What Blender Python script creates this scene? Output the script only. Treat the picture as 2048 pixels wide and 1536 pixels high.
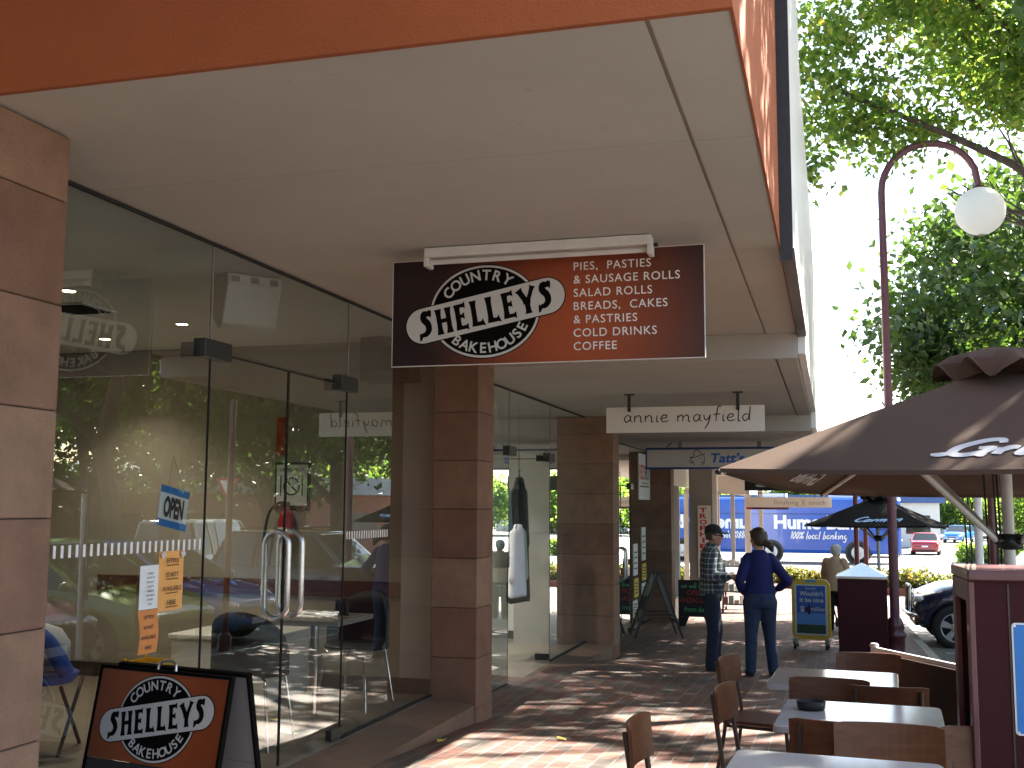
import bpy, bmesh, math, random
import numpy as np
from mathutils import Vector, Matrix, Euler
rad = math.radians
S = bpy.context.scene
COL = S.collection
for _o in list(bpy.data.objects):
    bpy.data.objects.remove(_o)

# ---------------------------------------------------------------- camera
HC = 1.45
YAW, PITCH, ROLL, FPX = 0.2818, 0.10998, 0.00554, 2200.8
_cy, _sy, _cp, _sp = math.cos(YAW), math.sin(YAW), math.cos(PITCH), math.sin(PITCH)
_f = Vector((-_sy*_cp, _cy*_cp, _sp)); _r = Vector((_cy, _sy, 0)); _u = _r.cross(_f)
_r2 = _r*math.cos(ROLL)+_u*math.sin(ROLL); _u2 = -_r*math.sin(ROLL)+_u*math.cos(ROLL)
cam = bpy.data.cameras.new('camera'); camo = bpy.data.objects.new('camera', cam); COL.objects.link(camo)
camo.matrix_world = Matrix(((_r2.x, _u2.x, -_f.x, 0), (_r2.y, _u2.y, -_f.y, 0), (_r2.z, _u2.z, -_f.z, HC), (0, 0, 0, 1)))
cam.sensor_width = 36; cam.lens = FPX/2048*36; cam.clip_start = .05; cam.clip_end = 3000
S.camera = camo

# ---------------------------------------------------------------- sky, sun, exposure
SUN_EL, SUN_OFF = rad(38.5), rad(48)          # elevation; angle from +X towards +Y
SUN = Vector((math.cos(SUN_OFF)*math.cos(SUN_EL), math.sin(SUN_OFF)*math.cos(SUN_EL), math.sin(SUN_EL)))
w = bpy.data.worlds.new('World'); S.world = w; w.use_nodes = True
nt = w.node_tree
sky = nt.nodes.new('ShaderNodeTexSky'); sky.sky_type = 'NISHITA'; sky.sun_disc = False
sky.sun_elevation = SUN_EL; sky.sun_rotation = math.pi/2-SUN_OFF
sky.air_density = 1.0; sky.dust_density = 2.0; sky.ozone_density = 1.0
bg = nt.nodes['Background']; bg.inputs[1].default_value = 0.055
nt.links.new(sky.outputs[0], bg.inputs[0])
sl = bpy.data.lights.new('sun', 'SUN'); sl.energy = 5.0; sl.angle = rad(.53); sl.color = (1, .93, .82)
so = bpy.data.objects.new('sun', sl); COL.objects.link(so)
so.rotation_euler = (-SUN).to_track_quat('-Z', 'Y').to_euler()
S.view_settings.view_transform = 'Standard'; S.view_settings.look = 'None'
S.view_settings.exposure = 3.25; S.view_settings.gamma = 1
S.render.engine = 'CYCLES'
S.cycles.use_denoising = True
S.cycles.max_bounces = 10; S.cycles.transparent_max_bounces = 24; S.cycles.diffuse_bounces = 5; S.cycles.glossy_bounces = 5
S.cycles.caustics_reflective = False; S.cycles.caustics_refractive = False
S.cycles.sample_clamp_indirect = 6

# ---------------------------------------------------------------- ground height
def smooth(a, b, t):
    t = min(1, max(0, (t-a)/(b-a))); return t*t*(3-2*t)
def lerp_tab(tab, t):
    if t <= tab[0][0]: return tab[0][1]
    for (a, va), (b, vb) in zip(tab, tab[1:]):
        if t <= b: return va+(vb-va)*(t-a)/(b-a)
    return tab[-1][1]
GT = [(-30, 1.13), (22, -.751), (34, -.90), (57, -1.13), (78, -1.5), (105, -1.45), (300, -1.6), (2000, -1.6)]
DT = [(0, .0), (3.3, .03), (4.5, .05), (6.3, .076), (7, .06), (8.3, .04), (8.8, .0), (9.6, .05), (10.4, .07), (12.4, .11), (13.9, .0), (14.5, 0), (16, .05), (18, .1), (19.3, 0), (60, 0)]
def gz(y): return lerp_tab(GT, y)
def fz(x, y): return gz(y)+lerp_tab(DT, y)*smooth(-1.2, -2.7, x) if x < -1.2 else gz(y)
KX = 1.35                                       # kerb line
def rz_(y): return gz(y)-.12

# ---------------------------------------------------------------- materials
M = {}
def _nodes(name):
    m = bpy.data.materials.new(name); m.use_nodes = True
    n = m.node_tree; b = n.nodes['Principled BSDF']; M[name] = m
    return m, n, b
def N(n, t, **k):
    x = n.nodes.new(t)
    for a, v in k.items():
        if a in x.inputs: x.inputs[a].default_value = v
        else: setattr(x, a, v)
    return x
def set_ramp(r, stops):
    e = r.color_ramp.elements; e[0].position = stops[0][0]; e[0].color = c4(stops[0][1]); e[1].position = stops[-1][0]; e[1].color = c4(stops[-1][1])
    for p, c in stops[1:-1]: k = e.new(p); k.color = c4(c)
def c4(c): return (c[0], c[1], c[2], 1)
def mat(name, c1, c2=None, scale=6., rough=.6, bump=0., metal=0., spec=.5, detail=5., bscale=None, coat=0., stretch=None, lo=.35, hi=.65):
    m, n, b = _nodes(name)
    b.inputs['Roughness'].default_value = rough; b.inputs['Metallic'].default_value = metal
    b.inputs['Specular IOR Level'].default_value = spec; b.inputs['Coat Weight'].default_value = coat
    b.inputs['Base Color'].default_value = c4(c1)
    tc = N(n, 'ShaderNodeTexCoord'); vec = tc.outputs['Object']
    if stretch:
        mp = N(n, 'ShaderNodeMapping'); mp.inputs['Scale'].default_value = stretch
        n.links.new(vec, mp.inputs[0]); vec = mp.outputs[0]
    if c2:
        nz = N(n, 'ShaderNodeTexNoise', Scale=scale, Detail=detail, Roughness=.6); n.links.new(vec, nz.inputs['Vector'])
        r = N(n, 'ShaderNodeValToRGB'); r.color_ramp.elements[0].position = lo; r.color_ramp.elements[1].position = hi
        r.color_ramp.elements[0].color = c4(c1); r.color_ramp.elements[1].color = c4(c2)
        n.links.new(nz.outputs[0], r.inputs[0]); n.links.new(r.outputs[0], b.inputs['Base Color'])
    if bump:
        nb = N(n, 'ShaderNodeTexNoise', Scale=bscale or scale*8, Detail=4.); n.links.new(vec, nb.inputs['Vector'])
        bp = N(n, 'ShaderNodeBump', Strength=bump, Distance=.02); n.links.new(nb.outputs[0], bp.inputs['Height'])
        n.links.new(bp.outputs[0], b.inputs['Normal'])
    return m
def emis(name, c, s):
    m, n, b = _nodes(name); b.inputs['Base Color'].default_value = c4(c)
    b.inputs['Emission Color'].default_value = c4(c); b.inputs['Emission Strength'].default_value = s; return m
def tone_mat(name, cols, rough=.8, bump=.3, nscale=7., amt=.35, bscale=60., transl=0., spec=.3, fine=0.):
    """per-face 'tone' picks the colour along a ramp; noise adds mottling"""
    m, n, b = _nodes(name); b.inputs['Roughness'].default_value = rough; b.inputs['Specular IOR Level'].default_value = spec
    at = N(n, 'ShaderNodeAttribute', attribute_name='tone')
    r = N(n, 'ShaderNodeValToRGB'); set_ramp(r, [(i/(len(cols)-1), c) for i, c in enumerate(cols)])
    n.links.new(at.outputs['Fac'], r.inputs[0]); out = r.outputs[0]
    if amt:
        tc = N(n, 'ShaderNodeTexCoord'); nz = N(n, 'ShaderNodeTexNoise', Scale=nscale, Detail=6., Roughness=.65)
        n.links.new(tc.outputs['Object'], nz.inputs['Vector'])
        mr = N(n, 'ShaderNodeMapRange'); mr.inputs[1].default_value = .25; mr.inputs[2].default_value = .75; mr.inputs[3].default_value = 1-amt; mr.inputs[4].default_value = 1+amt
        n.links.new(nz.outputs[0], mr.inputs[0])
        mx = N(n, 'ShaderNodeVectorMath', operation='SCALE'); n.links.new(out, mx.inputs[0]); n.links.new(mr.outputs[0], mx.inputs['Scale']); out = mx.outputs[0]
        if bump:
            nb = N(n, 'ShaderNodeTexNoise', Scale=bscale, Detail=4.); n.links.new(tc.outputs['Object'], nb.inputs['Vector'])
            bp = N(n, 'ShaderNodeBump', Strength=bump, Distance=.02); n.links.new(nb.outputs[0], bp.inputs['Height']); n.links.new(bp.outputs[0], b.inputs['Normal'])
    n.links.new(out, b.inputs['Base Color'])
    if transl:
        t = N(n, 'ShaderNodeBsdfTranslucent'); n.links.new(out, t.inputs[0])
        sc = N(n, 'ShaderNodeVectorMath', operation='MULTIPLY'); sc.inputs[1].default_value = (2.0, 2.0, .8)
        n.links.new(out, sc.inputs[0]); n.links.new(sc.outputs[0], t.inputs[0])
        ms = N(n, 'ShaderNodeMixShader'); ms.inputs[0].default_value = transl
        n.links.new(b.outputs[0], ms.inputs[1]); n.links.new(t.outputs[0], ms.inputs[2])
        n.links.new(ms.outputs[0], n.nodes['Material Output'].inputs[0])
    return m
def glass_mat(name, tint, boost=1.6, base=.0):
    m, n, b = _nodes(name); n.nodes.remove(b)
    tr = N(n, 'ShaderNodeBsdfTransparent'); tr.inputs[0].default_value = c4(tint)
    gl = N(n, 'ShaderNodeBsdfGlossy'); gl.inputs['Roughness'].default_value = 0.0; gl.inputs[0].default_value = (.95, 1, .98, 1)
    fr = N(n, 'ShaderNodeFresnel', IOR=1.5)
    mu = N(n, 'ShaderNodeMath', operation='MULTIPLY_ADD'); mu.inputs[1].default_value = boost; mu.inputs[2].default_value = base; mu.use_clamp = True
    n.links.new(fr.outputs[0], mu.inputs[0])
    ms = N(n, 'ShaderNodeMixShader'); n.links.new(mu.outputs[0], ms.inputs[0]); n.links.new(tr.outputs[0], ms.inputs[1]); n.links.new(gl.outputs[0], ms.inputs[2])
    n.links.new(ms.outputs[0], n.nodes['Material Output'].inputs[0]); return m

mat('orange_render', (.28, .074, .022), (.31, .084, .025), 3, .85, .25, bscale=120)
mat('groove', (.33, .29, .24), rough=.8)
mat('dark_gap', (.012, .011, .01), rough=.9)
mat('white_paint', (.78, .77, .74), (.72, .71, .68), 3, .5)
mat('cream_wall', (.42, .38, .31), (.38, .345, .28), 2, .7)
mat('white_wall', (.70, .70, .66), (.66, .66, .62), 2, .7)
mat('ceiling_brightened', (.82, .84, .80), (.78, .80, .76), 2, .8)  # whiter than the soffit it continues, in place of brighter light indoors
mat('brown_dado', (.10, .035, .02), (.13, .045, .025), 8, .5)
mat('dark_skirt', (.05, .04, .03), rough=.6)
mat('black_metal', (.012, .012, .013), (.02, .02, .02), 20, .45)
mat('brown_metal', (.035, .02, .014), (.05, .03, .02), 20, .45)
mat('steel', (.62, .62, .62), (.5, .5, .5), 30, .28, metal=1.)
mat('lid_steel_sky', (.48, .58, .64), (.42, .50, .56), 6, .16, metal=1.)  # blue tint stands for sky reflected in the bin lid
mat('chrome', (.75, .75, .77), rough=.12, metal=1.)
mat('black', (.01, .01, .01), rough=.6)
mat('sign_black', (.004, .004, .004), rough=.7, spec=.05)
mat('white', (.8, .8, .8), rough=.55)
mat('off_white', (.72, .70, .64), rough=.6)
mat('sign_silver', (.55, .56, .56), rough=.5)
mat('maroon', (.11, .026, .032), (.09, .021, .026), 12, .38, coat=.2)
mat('maroon_sunlit', (.16, .055, .070), (.13, .045, .058), 12, .4)  # lighter copy of maroon, sun on the lamp pole put into its colour
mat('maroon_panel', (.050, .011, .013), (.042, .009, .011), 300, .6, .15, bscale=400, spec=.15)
mat('floor_tile', (.24, .21, .17), (.20, .175, .14), 2, .35)
mat('ledge_stone', (.17, .105, .07), (.13, .085, .058), 5, .7, .2, lo=.3, hi=.7)
mat('asphalt', (.19, .185, .175), (.14, .137, .13), 30, .9, .4, bscale=200)
mat('concrete', (.40, .38, .34), (.30, .285, .26), 3, .85, .2, bscale=90)
mat('white_line', (.75, .75, .72), (.6, .6, .58), 12, .7)
mat('grey_render', (.42, .40, .37), (.36, .35, .32), 1.5, .8)
mat('skin', (.45, .25, .17), (.40, .21, .14), 30, .5)
mat('skin_pale', (.52, .32, .24), (.46, .27, .2), 30, .5)
mat('denim_dark', (.008, .014, .032), (.013, .023, .048), 25, .9, .2, bscale=300)
mat('denim_mid', (.012, .024, .055), (.022, .042, .085), 12, .9, .2, bscale=300)
mat('blue_knit', (.004, .007, .075), (.006, .010, .10), 14, .85, .3, bscale=220)
mat('tan_jacket', (.66, .45, .31), (.60, .41, .28), 9, .85, .2, bscale=150)
mat('black_cloth', (.010, .010, .012), (.018, .018, .02), 10, .9, .2, bscale=200)
mat('white_cloth', (.74, .75, .75), (.68, .69, .7), 8, .85, .2, bscale=90)
mat('teal_cloth', (.16, .24, .24), (.12, .19, .19), 8, .85, .2, bscale=90)
mat('grey_cloth', (.38, .40, .42), (.31, .33, .35), 6, .9, .3, bscale=60)
mat('blue_fabric', (.02, .06, .26), (.03, .08, .32), 8, .8, .2, bscale=120)
mat('hair_brown', (.03, .016, .010), (.055, .03, .017), 40, .5, stretch=(1, 1, .2))
mat('hair_white', (.78, .76, .72), (.62, .6, .57), 40, .6)
mat('rubber', (.015, .015, .015), rough=.8)
mat('bark', (.055, .042, .032), (.10, .08, .06), 9, .95, .6, stretch=(1, 1, .25))
mat('soil', (.10, .065, .04), (.07, .045, .03), 9, .95, .3)
mat('brick_edge', (.22, .07, .05), (.16, .055, .04), 14, .85, .2)
mat('paper_orange', (.78, .40, .12), (.74, .37, .11), 5, .8)
mat('paper_orange2', (.62, .24, .07), rough=.8)
mat('paper_white', (.72, .77, .78), rough=.8)
mat('paper_yellow', (.72, .55, .10), rough=.8)
mat('ink', (.03, .02, .02), rough=.8)
mat('brand_blue', (.015, .19, .55), rough=.45)
mat('tatts_blue', (.012, .05, .22), rough=.45)
mat('letter_blue', (.01, .12, .50), rough=.45)
mat('letter_red', (.50, .02, .03), rough=.5)
mat('chalk_green', (.10, .50, .22), rough=.9)
mat('chalk_red', (.50, .06, .05), rough=.9)
mat('chalk_white', (.50, .55, .50), rough=.9)
mat('fire_red', (.45, .02, .02), rough=.35)
mat('yellow_plastic', (.70, .44, .03), rough=.45)
mat('bus_blue', (.018, .085, .42), (.022, .10, .46), 1, .3, coat=.4)
mat('bus_dark', (.02, .05, .2), rough=.2)
mat('car_glass', (.02, .028, .028), rough=.04, spec=.8)
mat('board_grey', (.20, .22, .23), rough=.7)
mat('car_navy', (.012, .016, .045), rough=.25, coat=1.)
mat('car_red', (.33, .015, .025), rough=.25, coat=1.)
mat('car_blue', (.02, .16, .50), rough=.25, coat=1.)
mat('car_silver', (.52, .54, .56), rough=.3, coat=.8)
mat('car_white', (.80, .80, .78), rough=.3, coat=.8)
mat('car_green', (.20, .34, .06), rough=.25, coat=1.)
mat('car_purple', (.13, .03, .06), rough=.25, coat=1.)
mat('car_trim', (.02, .02, .02), rough=.5)
mat('light_clear', (.75, .78, .8), rough=.1, spec=.9)
mat('light_red', (.45, .015, .015), rough=.15)
mat('rim', (.62, .60, .55), rough=.3, metal=.7)
mat('roof_blue', (.05, .10, .25), (.06, .12, .28), 4, .6)
mat('roof_brown', (.20, .10, .07), (.16, .08, .06), 8, .8)
mat('far_wall', (.62, .60, .56), (.55, .53, .5), 1, .8)
mat('far_brick', (.30, .13, .09), (.24, .10, .07), 8, .85)
mat('hill_green', (.10, .13, .14), (.13, .16, .17), .02, .95)
mat('table_top', (.50, .49, .47), (.45, .44, .42), 5, .10, spec=.8)
mat('poster_blue', (.03, .10, .36), rough=.35)
mat('poster_sky', (.10, .28, .58), rough=.35)
mat('poster_green', (.02, .055, .03), rough=.4)
mat('alu_white', (.68, .68, .66), (.6, .6, .58), 10, .35)
mat('screen_brown', (.022, .011, .007), (.03, .015, .01), 60, .85)
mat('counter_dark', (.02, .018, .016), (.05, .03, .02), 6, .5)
mat('shelf_goods_red', (.3, .03, .03), rough=.6)
mat('tile_white', (.75, .75, .72), rough=.3)
mat('vent_grey', (.25, .24, .22), rough=.6)
mat('far_awning', (.34, .36, .37), (.3, .32, .33), 2, .7)
emis('downlight', (1., .72, .38), 6.)
emis('downlight_white', (1., .95, .85), 5.)
glass_mat('shop_glass', (.95, .985, .96), 3.1)
glass_mat('door_glass', (.95, .985, .96), 3.1)

def wood_mat(name, c1, c2, rough=.4):
    m, n, b = _nodes(name); b.inputs['Roughness'].default_value = rough; b.inputs['Coat Weight'].default_value = .08; b.inputs['Coat Roughness'].default_value = .25; b.inputs['Specular IOR Level'].default_value = .3
    tc = N(n, 'ShaderNodeTexCoord'); mp = N(n, 'ShaderNodeMapping'); mp.inputs['Scale'].default_value = (1.2, 9, 9); n.links.new(tc.outputs['Object'], mp.inputs[0])
    nz = N(n, 'ShaderNodeTexNoise', Scale=5., Detail=6.); n.links.new(mp.outputs[0], nz.inputs['Vector'])
    r = N(n, 'ShaderNodeValToRGB'); r.color_ramp.elements[0].position = .3; r.color_ramp.elements[1].position = .7
    r.color_ramp.elements[0].color = c4(c1); r.color_ramp.elements[1].color = c4(c2)
    n.links.new(nz.outputs[0], r.inputs[0]); n.links.new(r.outputs[0], b.inputs['Base Color'])
wood_mat('chair_wood', (.09, .030, .012), (.14, .052, .020))
wood_mat('seat_wood', (.10, .03, .018), (.14, .045, .025), .3)
wood_mat('dark_wood', (.03, .018, .010), (.05, .03, .018), .5)

def soffit_mat(name, c, joint):
    m, n, b = _nodes(name); b.inputs['Roughness'].default_value = .75; b.inputs['Specular IOR Level'].default_value = .3
    tc = N(n, 'ShaderNodeTexCoord'); sp = N(n, 'ShaderNodeSeparateXYZ'); n.links.new(tc.outputs['Object'], sp.inputs[0])
    dv = N(n, 'ShaderNodeMath', operation='DIVIDE'); dv.inputs[1].default_value = joint; n.links.new(sp.outputs[1], dv.inputs[0])
    fr = N(n, 'ShaderNodeMath', operation='FRACT'); n.links.new(dv.outputs[0], fr.inputs[0])
    lt = N(n, 'ShaderNodeMath', operation='LESS_THAN'); lt.inputs[1].default_value = .004; n.links.new(fr.outputs[0], lt.inputs[0])
    nz = N(n, 'ShaderNodeTexNoise', Scale=1.1, Detail=7., Roughness=.7); n.links.new(tc.outputs['Object'], nz.inputs['Vector'])
    r = N(n, 'ShaderNodeValToRGB'); r.color_ramp.elements[0].position = .3; r.color_ramp.elements[1].position = .7
    r.color_ramp.elements[0].color = c4([x*.88 for x in c]); r.color_ramp.elements[1].color = c4([x*1.04 for x in c]); n.links.new(nz.outputs[0], r.inputs[0])
    # specks and cobweb smudges
    vs = N(n, 'ShaderNodeTexNoise', Scale=14., Detail=3.); n.links.new(tc.outputs['Object'], vs.inputs['Vector'])
    vr = N(n, 'ShaderNodeMapRange'); vr.inputs[1].default_value = .70; vr.inputs[2].default_value = .78; vr.inputs[3].default_value = 1; vr.inputs[4].default_value = .80; n.links.new(vs.outputs[0], vr.inputs[0])
    jr = N(n, 'ShaderNodeMapRange'); jr.inputs[3].default_value = 1; jr.inputs[4].default_value = .80; n.links.new(lt.outputs[0], jr.inputs[0])
    mu = N(n, 'ShaderNodeMath', operation='MULTIPLY'); n.links.new(vr.outputs[0], mu.inputs[0]); n.links.new(jr.outputs[0], mu.inputs[1])
    sc = N(n, 'ShaderNodeVectorMath', operation='SCALE'); n.links.new(r.outputs[0], sc.inputs[0]); n.links.new(mu.outputs[0], sc.inputs['Scale'])
    n.links.new(sc.outputs[0], b.inputs['Base Color'])
soffit_mat('soffit', (.465, .455, .41), 1.82)
soffit_mat('soffit_grey', (.52, .50, .46), 1.2)

def paver_mat():
    m, n, b = _nodes('pavers'); b.inputs['Roughness'].default_value = .7; b.inputs['Specular IOR Level'].default_value = .35
    tc = N(n, 'ShaderNodeTexCoord'); mp = N(n, 'ShaderNodeMapping'); mp.inputs['Rotation'].default_value = (0, 0, rad(90)); n.links.new(tc.outputs['Object'], mp.inputs[0])
    br = N(n, 'ShaderNodeTexBrick', Scale=1.); br.offset = .5
    br.inputs['Color1'].default_value = (0, 0, 0, 1); br.inputs['Color2'].default_value = (1, 1, 1, 1); br.inputs['Mortar'].default_value = (.5, .5, .5, 1)
    br.inputs['Mortar Size'].default_value = .006; br.inputs['Mortar Smooth'].default_value = .15; br.inputs['Bias'].default_value = 0.
    br.inputs['Brick Width'].default_value = .232; br.inputs['Row Height'].default_value = .118
    n.links.new(mp.outputs[0], br.inputs['Vector'])
    r = N(n, 'ShaderNodeValToRGB'); set_ramp(r, [(0, (.11, .048, .038)), (.3, (.145, .068, .050)), (.5, (.09, .055, .047)), (.7, (.08, .067, .061)), (.85, (.14, .105, .086)), (1, (.165, .087, .06))])
    n.links.new(br.outputs[0], r.inputs[0])
    nz = N(n, 'ShaderNodeTexNoise', Scale=2.3, Detail=8., Roughness=.7); n.links.new(tc.outputs['Object'], nz.inputs['Vector'])
    mr = N(n, 'ShaderNodeMapRange'); mr.inputs[1].default_value = .3; mr.inputs[2].default_value = .7; mr.inputs[3].default_value = .72; mr.inputs[4].default_value = 1.15; n.links.new(nz.outputs[0], mr.inputs[0])
    sc = N(n, 'ShaderNodeVectorMath', operation='SCALE'); n.links.new(r.outputs[0], sc.inputs[0]); n.links.new(mr.outputs[0], sc.inputs['Scale'])
    mx = N(n, 'ShaderNodeMix', data_type='RGBA'); n.links.new(br.outputs['Fac'], mx.inputs[0]); n.links.new(sc.outputs[0], mx.inputs[6]); mx.inputs[7].default_value = (.15, .135, .12, 1)
    n.links.new(mx.outputs[2], b.inputs['Base Color'])
    bp = N(n, 'ShaderNodeBump', Strength=.5, Distance=.006); bp.invert = True; n.links.new(br.outputs['Fac'], bp.inputs['Height']); n.links.new(bp.outputs[0], b.inputs['Normal'])
paver_mat()

def sign_mat(name, centre, radius, c_in, c_out, noise=.0):
    """printed radial fade on a sign face, in the object's own coordinates"""
    m, n, b = _nodes(name); b.inputs['Roughness'].default_value = .4
    tc = N(n, 'ShaderNodeTexCoord'); d = N(n, 'ShaderNodeVectorMath', operation='DISTANCE'); d.inputs[1].default_value = centre
    n.links.new(tc.outputs['Object'], d.inputs[0])
    r = N(n, 'ShaderNodeMapRange', interpolation_type='SMOOTHSTEP'); r.inputs[1].default_value = 0; r.inputs[2].default_value = radius; n.links.new(d.outputs['Value'], r.inputs[0])
    mx = N(n, 'ShaderNodeMix', data_type='RGBA'); mx.inputs[6].default_value = c4(c_in); mx.inputs[7].default_value = c4(c_out); n.links.new(r.outputs[0], mx.inputs[0])
    n.links.new(mx.outputs[2], b.inputs['Base Color'])

tone_mat('sandstone', [(.165, .088, .060), (.205, .115, .078), (.24, .140, .094), (.235, .150, .102), (.185, .102, .071)], .8, .35, 5., .22, 70.)
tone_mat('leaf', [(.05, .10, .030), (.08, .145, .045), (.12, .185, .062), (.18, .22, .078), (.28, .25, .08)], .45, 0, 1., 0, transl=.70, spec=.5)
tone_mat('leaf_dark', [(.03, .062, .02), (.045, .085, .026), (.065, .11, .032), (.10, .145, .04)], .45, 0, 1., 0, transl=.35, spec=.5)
tone_mat('leaf_shrub', [(.06, .09, .03), (.11, .13, .04), (.20, .15, .06), (.28, .12, .07)], .5, 0, 1., 0, transl=.3, spec=.4)

def plaid_mat():
    m, n, b = _nodes('plaid_shirt'); b.inputs['Roughness'].default_value = .9
    tc = N(n, 'ShaderNodeTexCoord'); sp = N(n, 'ShaderNodeSeparateXYZ'); n.links.new(tc.outputs['Object'], sp.inputs[0])
    ad = N(n, 'ShaderNodeMath', operation='ADD'); n.links.new(sp.outputs[0], ad.inputs[0]); n.links.new(sp.outputs[1], ad.inputs[1])
    def band(src, per, duty):
        d = N(n, 'ShaderNodeMath', operation='DIVIDE'); d.inputs[1].default_value = per; n.links.new(src, d.inputs[0])
        f = N(n, 'ShaderNodeMath', operation='FRACT'); n.links.new(d.outputs[0], f.inputs[0])
        l = N(n, 'ShaderNodeMath', operation='LESS_THAN'); l.inputs[1].default_value = duty; n.links.new(f.outputs[0], l.inputs[0]); return l.outputs[0]
    a, c = band(ad.outputs[0], .062, .24), band(sp.outputs[2], .062, .24)
    s = N(n, 'ShaderNodeMath', operation='ADD'); n.links.new(a, s.inputs[0]); n.links.new(c, s.inputs[1])
    h = N(n, 'ShaderNodeMath', operation='MULTIPLY'); h.inputs[1].default_value = .5; n.links.new(s.outputs[0], h.inputs[0])
    r = N(n, 'ShaderNodeValToRGB'); r.color_ramp.interpolation = 'CONSTANT'; e = r.color_ramp.elements
    e[0].position = 0; e[0].color = (.035, .05, .065, 1); e[1].position = .9; e[1].color = (.50, .52, .52, 1); k = e.new(.3); k.color = (.17, .20, .22, 1)
    n.links.new(h.outputs[0], r.inputs[0]); n.links.new(r.outputs[0], b.inputs['Base Color'])
plaid_mat()

def canopy_mat(name, c, tr):
    m, n, b = _nodes(name); b.inputs['Base Color'].default_value = c4(c); b.inputs['Roughness'].default_value = .9; b.inputs['Specular IOR Level'].default_value = .1
    t = N(n, 'ShaderNodeBsdfTranslucent'); t.inputs[0].default_value = c4(c)
    tc = N(n, 'ShaderNodeTexCoord'); nb = N(n, 'ShaderNodeTexNoise', Scale=500., Detail=2.); n.links.new(tc.outputs['Object'], nb.inputs['Vector'])
    bp = N(n, 'ShaderNodeBump', Strength=.15, Distance=.01); n.links.new(nb.outputs[0], bp.inputs['Height']); n.links.new(bp.outputs[0], b.inputs['Normal'])
    ms = N(n, 'ShaderNodeMixShader'); ms.inputs[0].default_value = tr
    n.links.new(b.outputs[0], ms.inputs[1]); n.links.new(t.outputs[0], ms.inputs[2]); n.links.new(ms.outputs[0], n.nodes['Material Output'].inputs[0])
canopy_mat('canopy_brown', (.098, .066, .050), .02)
canopy_mat('canopy_black', (.012, .012, .014), .05)
canopy_mat('pale_globe', (.88, .88, .87), .5)
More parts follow.
